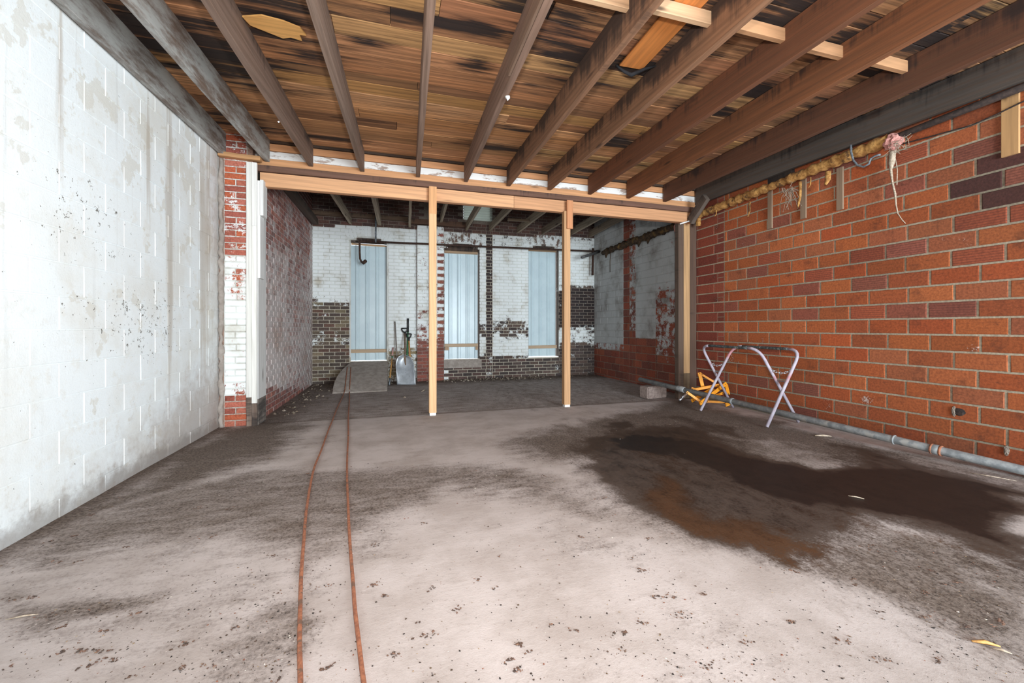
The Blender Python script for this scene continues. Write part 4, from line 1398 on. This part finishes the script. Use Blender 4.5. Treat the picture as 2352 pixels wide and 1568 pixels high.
def lump(name, c, r, mat, parent, sq=(1, 1, 1), n=2, amp=0.25):
    import bmesh
    bm = bmesh.new()
    bmesh.ops.create_icosphere(bm, subdivisions=n + 1, radius=1)
    for v in bm.verts:
        k_ = 1 + random.uniform(-amp, amp)
        v.co = Vector((v.co.x * r * sq[0] * k_, v.co.y * r * sq[1] * k_, v.co.z * r * sq[2] * k_)) + Vector(c)
    me = bpy.data.meshes.new(name); bm.to_mesh(me); bm.free()
    return link(name, me, parent, mat)


lump('pink_wool', at_x(2052, 325, XP - 0.01), 0.075, M_pink, wp_, (0.8, 1.0, 1.0), 2, 0.2)
# dangling strip of wrap
m = MB()
dp = [at_x(x, y, XR - 0.09) for x, y in [(2050, 345), (2048, 375), (2046, 390), (2050, 420), (2056, 445), (2058, 470), (2062, 490), (2072, 505), (2080, 513)]]
m.tube(dp, [0.03, 0.025, 0.012, 0.008, 0.009, 0.006, 0.005, 0.004, 0.003], 6)
m.tube([at_x(2056, 362, XR - 0.08), at_x(2061, 390, XR - 0.08), at_x(2060, 425, XR - 0.08)], 0.004, 5)
tag(m.build('dangling_strip', M_fibre), 'pale twisted strip dangling from the end of the tan pipe wrapping', 'strip')
# conduit loop
m = MB()
m.tube([at_x(x, y, XP - 0.09) for x, y in [(1954, 333), (1955, 350), (1960, 368), (1970, 380), (1984, 383), (1996, 376), (2000, 364), (2010, 358), (2022, 355)]], 0.010, 8)
tag(m.build('flexible_conduit', M_conduit), 'grey flexible conduit looping under the wrapped pipe', 'conduit')
# thin cable above the tile wall
m = MB()
m.tube([at_x(x, y, XR - 0.03) for x, y in [(1835, 405), (1900, 380), (1960, 352), (2070, 331), (2150, 310), (2230, 288), (2290, 262), (2352, 232), (2420, 205)]], 0.006, 6)
tag(m.build('thin_cable', M_darkpipe), 'thin drab cable stapled along the top of the clay tile wall', 'cable')
# broken spot low in the tile wall: a dark lump paints in the hole's shade
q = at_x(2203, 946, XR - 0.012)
lump('hole_shade_lump', q, 0.042, M_darkpipe, wr.obj, (0.16, 1.0, 0.75), 2, 0.12)
q = at_x(2191, 944, XR - 0.010)
lump('mortar_lump', q, 0.03, M_mortar, wr.obj, (0.35, 0.5, 1.4), 2, 0.2)
q = at_x(2312, 1035, XR - 0.010)
lump('mortar_lump', q, 0.03, M_mortar, wr.obj, (0.35, 0.5, 1.3), 2, 0.2)
# dark wooden piece above the pipe
o = beam('nailing_block', at_x(1768, 420, XR - 0.035), at_x(1822, 394, XR - 0.035), 0.06, 0.15, M_joist, None, lin(60, 52, 48) + (0.4,), seg=3, jit=0.008)
tag(o, 'charred wooden block wedged above the wrapped pipe', 'block')
# laths nailed to the tile wall
for n, (xc, y0_, y1_, wd, lab) in enumerate([(1769, 405, 525, 0.066, 'grey lath on the clay tile wall, nearest the corner post'), (1845.5, 408, 502, 0.07, 'grey lath on the clay tile wall, middle one of the three thin ones'),
                                             (1929.5, 385, 482, 0.07, 'grey lath on the clay tile wall under the conduit loop'), (2321, 218, 357, 0.10, 'wide pale lath high on the clay tile wall crossed by the cable')]):
    a_ = at_x(xc, y1_, XR - 0.016); b_ = at_x(xc, y0_, XR - 0.016)
    o = beam('wall_lath', (XR - 0.016, a_.y, a_.z), (XR - 0.016, a_.y, b_.z), wd, 0.02, M_tan_board, None, (lin(146, 122, 100) if n < 3 else lin(190, 146, 98)) + (0.15,), up=(1, 0, 0))
    tag(o, lab, 'lath', 'laths on the clay tile wall')
# rotten wrapped pipe in the rear room
a_, b_ = at_x(1552, 518, XR - 0.12), at_x(1385, 580, XR - 0.12)
rp = empty('rotten_wrapped_pipe', a_)
tag(rp, 'pipe in rotten dark brown wrapping along the rear clay tile wall', 'pipe')
m = MB(); n = 44
m.tube(lumpy_path(a_, b_, n, 0.008), [0.062 + random.uniform(-0.02, 0.02) for i in range(n + 1)], 10); m.build('wrapping', M_insul_dark, rp)
for f_ in (0.30, 0.42, 0.93):
    m = MB()
    p = a_.lerp(b_, f_)
    m.tube([p, p + Vector((-0.01, 0.02, -0.10)), p + Vector((0.0, 0.04, -0.15))], [0.05, 0.03, 0.008], 6)
    m.build('torn_strip', M_insul_dark, rp)
m = MB()
p = a_.lerp(b_, 0.86); m.tube([p, p + Vector((-0.02, 0, -0.25)), p + Vector((-0.02, 0, -0.50))], 0.008, 5)
m.build('torn_strip', M_insul_dark, rp)
lump('pink_wool', at_x(1557, 523, XR - 0.14), 0.075, M_pink, rp, (0.8, 0.9, 1.3), 2, 0.2)

# ------------------------------------------------------------------ things on the floor
# concrete ramp up to the first window
e = [at_z(775, 893), at_z(889, 896)]
yf = e[1].y; xr_ = at_z(889, 896).x
wz = WIN[0]['z0']
m = MB()
prof = []
N = 8
top_l, bot_l = at_y(806, 835, YB - 0.02).x, at_z(772, 893).x
pts_t = []; pts_b = []
for i in range(N + 1):
    f_ = i / N
    yy = yf + (YB - 0.02 - yf) * f_
    zz_ = wz * 0.98 * (f_ ** 0.85)
    xl_ = bot_l + (top_l - bot_l) * (f_ ** 1.6) * 1.0 - 0.05 * math.sin(math.pi * f_)
    pts_t.append(((xl_, yy, zz_), (xr_, yy, zz_)))
    pts_b.append(((xl_ - 0.02, yy, -0.04), (xr_, yy, -0.04)))
V = []
for (a1_, b1_), (c1_, d1_) in zip(pts_t, pts_b): V += [a1_, b1_, c1_, d1_]
Fc = []
for i in range(N):
    o4 = 4 * i
    Fc += [(o4, o4 + 1, o4 + 5, o4 + 4), (o4 + 1, o4 + 3, o4 + 7, o4 + 5), (o4 + 2, o4, o4 + 4, o4 + 6), (o4 + 3, o4 + 2, o4 + 6, o4 + 7)]
Fc += [(0, 2, 3, 1), (4 * N, 4 * N + 1, 4 * N + 3, 4 * N + 2)]
m.add(V, Fc)
tag(m.build('concrete_ramp', M_concrete), 'grey concrete ramp with a curved edge rising to the arched window', 'ramp')


def ramp_z(x, y):
    if y > yf and bot_l - 0.05 < x < xr_:
        return wz * 0.98 * (min(1, (y - yf) / (YB - 0.02 - yf)) ** 0.85)
    return 0.0


# two cords
def cord(px, lab, rad):
    pts = []
    for x, y in px:
        p = at_z(x, y)
        on_ramp = False
        if p.y > yf - 0.3:                        # walk along the line of sight until it meets the ramp
            for k_ in range(700):
                q = at_d(x, y, 6.5 + k_ * 0.005)
                if q.z <= 0: break
                if q.y > YB - 0.03: p = q; on_ramp = True; break
                if ramp_z(q.x, q.y) >= q.z > 0: p = q; on_ramp = True; break
        p.z += rad * 1.5 if on_ramp else (rad * 0.85 if p.y < YH else rad * 0.85 - 0.012)
        pts.append(p)
    # Catmull-Rom
    out = []
    P = [pts[0]] + pts + [pts[-1]]
    for i in range(1, len(P) - 2):
        for k_ in range(6):
            t_ = k_ / 6
            a0, a1, a2, a3 = P[i - 1], P[i], P[i + 1], P[i + 2]
            out.append(0.5 * ((2 * a1) + (-a0 + a2) * t_ + (2 * a0 - 5 * a1 + 4 * a2 - a3) * t_ ** 2 + (-a0 + 3 * a1 - 3 * a2 + a3) * t_ ** 3))
    out.append(pts[-1])
    m = MB(); m.tube(out, rad, 8)
    tag(m.build('extension_cord', M_cord), lab, 'cord', 'cords on the floor')


cord([(689, 1700), (690, 1568), (688, 1480), (690, 1380), (692, 1320), (698, 1240), (703, 1180), (712, 1120), (722, 1075), (738, 1035), (752, 995), (764, 965), (775, 935), (787, 910), (792, 897), (792.6, 892), (793.2, 887), (794, 880), (795, 871), (796, 862), (798, 845)],
     'rust-orange cord bowing out towards the white block wall', 0.0085)
cord([(858, 1700), (835, 1568), (822, 1460), (815, 1400), (811, 1340), (806, 1280), (802, 1220), (799, 1150), (797, 1090), (798, 1040), (800, 1000), (800, 960), (802, 925), (803, 900), (803, 895), (803.3, 891), (803.6, 886), (804, 880), (804.5, 871), (805, 862), (806, 845)],
     'rust-orange cord lying nearly straight towards the concrete ramp', 0.008)

# concrete block
pb_ = [at_z(1471, 909), at_z(1488, 915), at_z(1534, 911)]
front_l, front_m, front_r = pb_
ex = (front_r - front_m); Lb = 0.40; ex.normalize(); ey = Vector((-ex.y, ex.x, 0)); Db = 0.20; Hb = 0.195
m = MB()
loc0 = front_m + Vector((0, 0, -0.012))
b_ = 0.015
import bmesh
bm = bmesh.new()
bmesh.ops.create_cube(bm, size=1.0)
for v in bm.verts:
    v.co = Vector(((v.co.x + 0.5) * 0.40, (v.co.y + 0.5) * Db, (v.co.z + 0.5) * Hb))
bmesh.ops.bevel(bm, geom=bm.edges[:], offset=0.014, segments=2, affect='EDGES')
for v in bm.verts: v.co += Vector((random.uniform(-1, 1), random.uniform(-1, 1), random.uniform(-1, 1))) * 0.002
me = bpy.data.meshes.new('concrete_block'); bm.to_mesh(me); bm.free()
o = link('concrete_block', me, None, M_block)
o.location = loc0
o.rotation_euler = (0, 0, math.atan2(ex.y, ex.x))
tag(o, 'solid pale concrete block on the floor propping the long grey pipe', 'block')
BLK = o

# long galvanised pipe
gA = Vector((3.96, 5.95, 0.269)); gB = Vector((4.60, 1.88, 0.052))
gd = (gB - gA).normalized()
gp = empty('long_pipe', (4.61, 1.88, 0))
tag(gp, 'long galvanised pipe lying along the foot of the clay tile wall', 'pipe')
gC = gB + gd * 0.30
m = MB(); m.tube([gA, gB, gC], 0.037, 16); m.build('pipe_run', M_galv, gp)
for x0, x1 in [(2139, 2163), (1556, 1573), (1679, 1684), (2052, 2056)]:
    def on_pipe(x):
        lo, hi = 0.0, 1.0
        for _ in range(40):
            mid = (lo + hi) / 2
            if to_px(gA.lerp(gB, mid))[0] < x: lo = mid
            else: hi = mid
        return gA.lerp(gB, lo)
    a_, b2 = on_pipe(x0), on_pipe(x1)
    m = MB(); m.tube([a_, a_.lerp(b2, 0.08), a_.lerp(b2, 0.92), b2], [0.040, 0.044, 0.044, 0.040], 16); cpl = m.build('coupling', M_galv, gp)
    if x0 == 2139:
        m = MB(); m.tube([a_ - gd * 0.004, a_ + gd * 0.012], 0.0455, 16); m.build('rust_ring', M_cord, cpl); m = MB(); m.tube([b2 - gd * 0.012, b2 + gd * 0.004], 0.0455, 16); m.build('rust_ring', M_cord, cpl)

# folding tube sawhorse
sh = empty('folding_sawhorse', (4.3, 4.1, 0))
tag(sh, 'folding tube sawhorse with paint-spattered legs and a crusted dark top', 'sawhorse')


def u_frame(f0, t0, t1, f1, r):
    """foot, top corner, top corner, foot with bent corners"""
    f0, t0, t1, f1 = map(Vector, (f0, t0, t1, f1))
    bend = 0.15
    legs = []
    c0 = [t0 + (f0 - t0).normalized() * bend, t0 + (t1 - t0).normalized() * bend]
    c1 = [t1 + (f1 - t1).normalized() * bend, t1 + (t0 - t1).normalized() * bend]

    def arc(a, c, b):
        return [((1 - t) ** 2) * a + 2 * t * (1 - t) * c + t * t * b for t in (0, 0.2, 0.4, 0.6, 0.8, 1)]
    A0 = arc(c0[0], t0, c0[1]); A1 = arc(c1[0], t1, c1[1])
    return [f0] + A0, [A0[-1]] + [A0[-1].lerp(A1[-1], k / 10) + Vector((random.uniform(-1, 1), 0, random.uniform(-1, 1))) * 0.001 for k in range(1, 10)] + [A1[-1]], [f1] + A1


r_ = 0.0175
fA = u_frame((3.985, 4.57, 0.012), (4.50, 4.53, 0.885), (4.50, 3.56, 0.885), (4.06, 3.615, 0.012), r_)
fB = u_frame((4.60, 4.64, 0.012), (4.07, 4.66, 0.895), (4.08, 3.74, 0.895), (4.635, 3.70, 0.012), r_)
for fr in (fA, fB):
    for leg_ in (fr[0], fr[2]):
        m = MB(); m.tube(leg_, r_, 12); m.build('leg', M_saw_leg, sh)
    m = MB(); m.tube(fr[1], 0.018, 12); m.build('top_bar', M_saw_top, sh)
# pivots
for la, lb in ((fA[0], fB[0]), (fA[2], fB[2])):
    # crossing point in the x-z plane
    a0, a1, b0, b1 = la[0], la[1], lb[0], lb[1]
    best = min(((a0.lerp(a1, i / 60), b0.lerp(b1, j_ / 60)) for i in range(61) for j_ in range(61)), key=lambda q: (q[0].x - q[1].x) ** 2 + (q[0].z - q[1].z) ** 2)
    m = MB(); p0_, p1_ = best
    dv = (p1_ - p0_).normalized()
    m.tube([p0_ - dv * 0.025, p1_ + dv * 0.025], 0.006, 8); m.build('pivot_bolt', M_chrome, sh)
    # chain
    ca, cb_ = la[1].lerp(la[0], 0.13), lb[1].lerp(lb[0], 0.13)
    m = MB(); nl = 9
    for i in range(nl):
        f0_ = i / nl; f1_ = (i + 1) / nl
        sag = lambda f_: ca.lerp(cb_, f_) + Vector((0, 0, -0.05 * 4 * f_ * (1 - f_)))
        p0_, p1_ = sag(f0_), sag(f1_)
        ax = (p1_ - p0_); ln = ax.length * 0.75; c_ = (p0_ + p1_) / 2; ax.normalize()
        side = Vector((0, 1, 0)) if i % 2 else ax.cross(Vector((0, 1, 0))).normalized()
        ring = [c_ + ax * (ln * math.cos(t_)) + side * (0.011 * math.sin(t_)) for t_ in [k_ * math.pi / 5 for k_ in range(10)]]
        m.tube(ring, 0.0032, 5, False, None, True)
    m.build('chain', M_chrome, sh)

# orange folding barricade, collapsed in a heap
ob = empty('orange_folding_frame', at_z(1640, 928))
tag(ob, 'collapsed orange folding frame of flat bars heaped behind the sawhorse', 'frame')
BARS = [((1303, 275), (1370, 560), 5.98, 5.98, 0.052), ((1335, 305), (1590, 460), 6.02, 5.95, 0.03), ((1190, 590), (1660, 500), 5.90, 5.90, 0.04), ((1310, 840), (1790, 470), 5.62, 5.86, 0.05),
        ((1165, 785), (1560, 560), 5.78, 5.98, 0.05), ((1075, 625), (1345, 815), 5.72, 5.66, 0.034), ((1420, 795), (1810, 815), 5.72, 5.64, 0.032), ((1775, 860), (1850, 830), 5.60, 5.62, 0.05),
        ((1785, 490), (1825, 665), 5.92, 5.82, 0.05), ((1490, 730), (1730, 645), 5.84, 5.92, 0.035), ((1160, 560), (1250, 590), 5.93, 5.91, 0.04)]
for (a_, b_, d0, d1, wd) in BARS:
    A = at_d(1440 + a_[0] / 7.84, 820 + a_[1] / 7.84, d0); B = at_d(1440 + b_[0] / 7.84, 820 + b_[1] / 7.84, d1)
    fwd = Vector((S, C, 0))
    br = beam('bar', A, B, wd, 0.014, M_orange, ob, (1, 1, 1, 0), up=-fwd)
    for f_ in (0.06, 0.94):
        m = MB()
        p = A.lerp(B, f_) - fwd * 0.008
        m.tube([p, p - fwd * 0.003], 0.006, 6)
        m.build('rivet', M_black, br)
m = MB()
A = at_d(1440 + 945 / 7.84, 820 + 775 / 7.84, 5.58); B = at_d(1440 + 1080 / 7.84, 820 + 660 / 7.84, 5.72)
m.tube([A, B], 0.014, 8)
sd_ = Vector((0.016, 0, 0.02))
m.tube([A.lerp(B, 0.2) + sd_, B + sd_], 0.008, 6); m.tube([A.lerp(B, 0.35) - sd_, B - sd_], 0.008, 6)
m.build('latch', M_chrome, ob)

# ------------------------------------------------------------------ tools against the rear wall
yw = YB - 0.05


def foot(x, Y):
    p = at_y(x, HY, Y); p.z = -0.012
    return p



def handle_to(px_bot, px_top, Ybot, Ytop):
    return at_y(px_bot[0], px_bot[1], Ybot), at_y(px_top[0], px_top[1], Ytop)


def d_grip(c, wv, up_, parent, mat, w=0.065, h=0.10):
    """a D shaped grip: crossbar plus two arms meeting at the shaft"""
    top = c + up_ * h
    m = MB()
    pts = [c - wv * 0.008, c - wv * w * 0.75 + up_ * h * 0.45, c - wv * w + up_ * h * 0.95, top - wv * w * 0.9, top + wv * w * 0.9, c + wv * w + up_ * h * 0.95, c + wv * w * 0.75 + up_ * h * 0.45, c + wv * 0.008]
    m.tube(pts, 0.014, 8, True, None, True)
    m.tube([c - up_ * 0.05, c + up_ * 0.02], 0.022, 8)
    return m.build('grip', mat, parent)


right = Vector((C, -S, 0))
# scoop shovel
Ys = at_z(934, 882).y
sb = at_z(934, 882); sb.z = -0.015
stop = at_y(930, 764, yw - 0.06)
sc_ = empty('scoop_shovel', sb)
tag(sc_, 'big silver scoop shovel with a black D grip standing against the rear wall', 'shovel')
up_ = (stop - sb).normalized()
nrm = right.cross(up_).normalized()          # away from the viewer? fixed below
if nrm.y > 0: nrm = -nrm                     # towards the viewer
Wd, Hl = 0.19, 0.60
nu, nvv = 14, 14
V = []; Fc = []
for k_ in range(nvv + 1):
    f_ = k_ / nvv
    half = Wd * (1.0 - 0.10 * f_) if f_ < 0.55 else Wd * 0.945 * math.sqrt(max(0.0, 1 - ((f_ - 0.55) / 0.45) ** 2.6)) * 0.97 + 0.012
    for i in range(nu + 1):
        a_ = i / nu * 2 - 1
        rise = 0.085 * abs(a_) ** 2.6 * min(1, f_ * 2.2) + 0.09 * max(0, f_ - 0.6) ** 1.3 * 2
        ribs = 0.006 * (math.exp(-((a_ - 0.36) / 0.05) ** 2) + math.exp(-((a_ + 0.36) / 0.05) ** 2)) * (1 if 0.3 < f_ < 0.66 else 0)
        V.append(sb + right * (a_ * half) + up_ * (f_ * Hl) + nrm * (0.02 + rise + ribs))
for k_ in range(nvv):
    for i in range(nu):
        q = k_ * (nu + 1) + i
        Fc.append((q, q + 1, q + nu + 2, q + nu + 1))
m = MB(); m.add(V, Fc, True)
o = blade_ = m.build('blade', M_scoop, sc_)
md = o.modifiers.new('thickness', 'SOLIDIFY'); md.thickness = 0.004
hb = sb + up_ * 0.40 + nrm * 0.035
ht = stop
m = MB(); m.tube([sb + up_ * 0.42 + nrm * 0.03, sb + up_ * 0.56 + nrm * 0.075, sb + up_ * 0.66 + nrm * 0.06, ht], [0.012, 0.024, 0.022, 0.019], 10); m.build('shaft', M_oldhandle, sc_)
d_grip(ht, right, up_, sc_, M_black, 0.07, 0.105)
for a_, f_ in ((-0.36, 0.3), (0.36, 0.3), (0, 0.42)):
    m = MB()
    p = sb + right * (a_ * Wd) + up_ * (f_ * Hl) + nrm * 0.026
    m.tube([p, p + nrm * 0.005], 0.007, 8)
    m.build('rivet', M_chrome, blade_)
# second D grip spade
A = foot(945, 8.80); B = at_y(939, 777, yw - 0.05)
t2 = empty('spade', A)
tag(t2, 'spade with an ash shaft and black grip half hidden behind the scoop shovel', 'spade')
m = MB(); m.tube([A.lerp(B, 0.2), B], 0.018, 10); m.build('shaft', M_ash, t2)
u2 = (B - A).normalized()
d_grip(B, right, u2, t2, M_black, 0.06, 0.10)
m = MB(); n2 = right.cross(u2).normalized()
m.prism([(-0.09, 0.0), (0.09, 0.0), (0.10, 0.22), (0.03, 0.29), (-0.03, 0.29), (-0.10, 0.22)], -0.002, 0.002, 'y')
o = m.build('blade', M_galv, t2)
Mx = Matrix((right, u2.cross(right).normalized() * -1, u2)).transposed().to_4x4(); Mx.translation = A
o.matrix_parent_inverse = Matrix.Translation(A).inverted(); o.matrix_basis = Mx
# green fork shaft
A = foot(933, 8.90); B = at_y(937, 762, yw + 0.01)
t3 = empty('green_handled_tool', A)
tag(t3, 'tool with a green shaft and dark upright grip behind the scoop shovel', 'tool')
m = MB(); m.tube([A, B], 0.017, 10); m.build('shaft', M_green, t3)
m = MB(); m.tube([B, at_y(937, 731, yw)], 0.020, 10); m.build('grip', M_black, t3)
# grey pole
A = foot(914, 8.78); B = at_y(907, 738, yw)
m = MB(); m.tube([A, A.lerp(B, 0.5) + Vector((0.008, 0, 0)), B], 0.014, 10)
tag(m.build('wooden_pole', M_greyhandle), 'thin grey wooden pole leaning on the rear wall beside the scoop shovel', 'pole')
# small striped handle
A = foot(894, 8.45); B = at_y(903, 798, yw)
t5 = empty('short_handle', A)
tag(t5, 'short pale handle with red and green bands leaning beside the ramp', 'handle')
m = MB(); m.tube([A.lerp(B, 0.18), A.lerp(B, 0.7)], 0.014, 8); m.build('shaft', M_ash, t5)
m = MB(); m.tube([A, A.lerp(B, 0.18)], 0.017, 8); m.build('ferrule', M_conduit, t5)
m = MB(); m.tube([A.lerp(B, 0.7), A.lerp(B, 0.77)], 0.0145, 8); m.build('green_band', M_green, t5)
m = MB(); m.tube([A.lerp(B, 0.77), B], 0.0142, 8); m.build('red_end', plain('faded_red', lin(196, 120, 116), lin(206, 176, 170), 0.7, scale=50, bump=0), t5)

# ------------------------------------------------------------------ litter on the floor
PAL = [lin(60, 48, 42), lin(84, 66, 54), lin(104, 84, 66), lin(46, 38, 34), lin(196, 186, 176), lin(150, 128, 104), lin(128, 84, 66)]


def flake(m, p, s_, c, flat=0.35):
    an = random.uniform(0, 6.28); n = random.choice([3, 4, 5])
    asp = random.uniform(0.4, 1.0)
    ring = []
    for i in range(n):
        a_ = an + i * 6.283 / n + random.uniform(-0.3, 0.3)
        x_, y_ = math.cos(a_) * s_, math.sin(a_) * s_ * asp
        ring.append(Vector((p[0] + x_ * math.cos(an) - y_ * math.sin(an), p[1] + x_ * math.sin(an) + y_ * math.cos(an), p[2] + random.uniform(0, s_ * 0.2))))
    top = Vector((p[0], p[1], p[2] + s_ * flat))
    m.add(ring + [top], [(i, (i + 1) % n, n) for i in range(n)], False, c + (1,))


m = MB()
cand = []
for i in range(21000):
    if i < 15000: p = at_z(random.uniform(-20, 2380), 900 + 668 * random.random() ** 0.8)
    else: p = Vector((random.uniform(XJ, XR), random.uniform(YH, YB), 0))
    if not (XL + 0.09 < p.x < XR - 0.05) or p.y > YB - 0.08: continue
    if p.y > 5.3 and p.x < XJ + 0.09: continue
    if ramp_z(p.x, p.y) > 0: continue
    cand.append(p)
dv = floor_values(np.array([p.x for p in cand]), np.array([p.y for p in cand]))
for p, dn, wn_ in zip(cand, dv[0], dv[1]):
    if random.random() > 0.10 + 0.80 * float(dn) - 0.3 * float(wn_): continue
    z_ = -0.004 if p.y < YH else -0.017
    d_ = p.x * S + p.y * C
    s_ = random.choice([0.0022, 0.003, 0.004, 0.006]) * (0.6 + 0.16 * d_)
    r = random.random()
    c = random.choice(PAL[:4]) if r < 0.80 else (random.choice(PAL[5:]) if r < 0.955 else PAL[4])
    flake(m, (p.x, p.y, z_), s_, vary(c, 0.2))
# small clumps of leaf mould on the pale floor
for i in range(120):
    x = random.uniform(0, 2352); y = random.uniform(1080, 1560)
    p0_ = at_z(x, y)
    if not XL + 0.1 < p0_.x < XR - 0.1: continue
    dv = floor_values(np.array([p0_.x]), np.array([p0_.y]))
    if dv[1][0] > 0.3: continue
    cnt = random.randint(4, 16); sp_ = random.uniform(0.008, 0.022); an = random.uniform(-0.6, 0.6)
    for k_ in range(cnt):
        a_ = random.gauss(0, sp_); b_ = random.gauss(0, sp_ * 0.4)
        flake(m, (p0_.x + a_ * math.cos(an) - b_ * math.sin(an), p0_.y + a_ * math.sin(an) + b_ * math.cos(an), -0.003), random.uniform(0.003, 0.008), vary(random.choice([lin(96, 72, 60), lin(124, 94, 78), lin(78, 62, 54)]), 0.2))
# rubble along the foot of the rear walls
for i in range(900):
    r = random.random()
    if r < 0.6: p = (random.uniform(1.0, 3.2), YB - abs(random.gauss(0, 0.25)) - 0.02)
    elif r < 0.8: p = (XJ + abs(random.gauss(0, 0.22)) + 0.06, random.uniform(5.9, YB))
    else: p = (random.uniform(XJ, XR), YB - abs(random.gauss(0, 0.2)) - 0.02)
    if not (XJ < p[0] < XR) or ramp_z(*p) > 0 or PIER_X[0] < p[0] < PIER_X[1] and p[1] > YB - 0.14: continue
    if p[0] < XJ + 0.05 or p[1] > YB - 0.06: continue
    flake(m, (p[0], p[1], -0.017), random.uniform(0.01, 0.032), vary(random.choice([lin(120, 106, 92), lin(84, 72, 64), lin(168, 156, 140), lin(70, 58, 52)]), 0.2), 0.7)
o = m.build('floor_litter', M_litter, None, True)
tag(o, 'crumbs, paint chips and leaf mould strewn over the concrete floor', 'litter', kind='stuff')

# larger splinters
for n, (a_, b_, r_, lab) in enumerate([((2232, 1474), (2298, 1487), 0.008, 'pale wood splinter on the floor by the grey damp patch'), ((2280, 1490), (2325, 1503), 0.005, 'thinner pale splinter lying against the larger one'),
                                       ((1948, 1139), (1985, 1146), 0.005, 'white twig lying on the dark wet patch'), ((12, 1424), (88, 1411), 0.004, 'long straw on the dirty floor towards the block wall'),
                                       ((2228, 1086), (2335, 1105), 0.004, 'thin pale cane beside the long grey pipe'), ((1872, 1001), (1910, 1003), 0.012, 'flat grey wood chip between sawhorse and wet patch'),
                                       ((968, 898), (978, 893), 0.012, 'pale wood chip on the rear floor by the plain post'), ((926, 911), (933, 911), 0.012, 'white chip on the rear floor in front of the scoop shovel')]):
    A, B = at_z(*a_), at_z(*b_)
    zf = 0.0 if A.y < YH else -0.014
    A.z = B.z = zf + r_ * 0.5
    mid = A.lerp(B, 0.5) + Vector((0.004, 0.004, r_ * 0.3))
    m = MB(); m.tube([A, mid, B], [r_ * 0.4, r_, r_ * 0.3], 5)
    tag(m.build('wood_splinter', M_fibre if n != 0 else M_ash), lab, 'splinter', 'splinters on the floor')
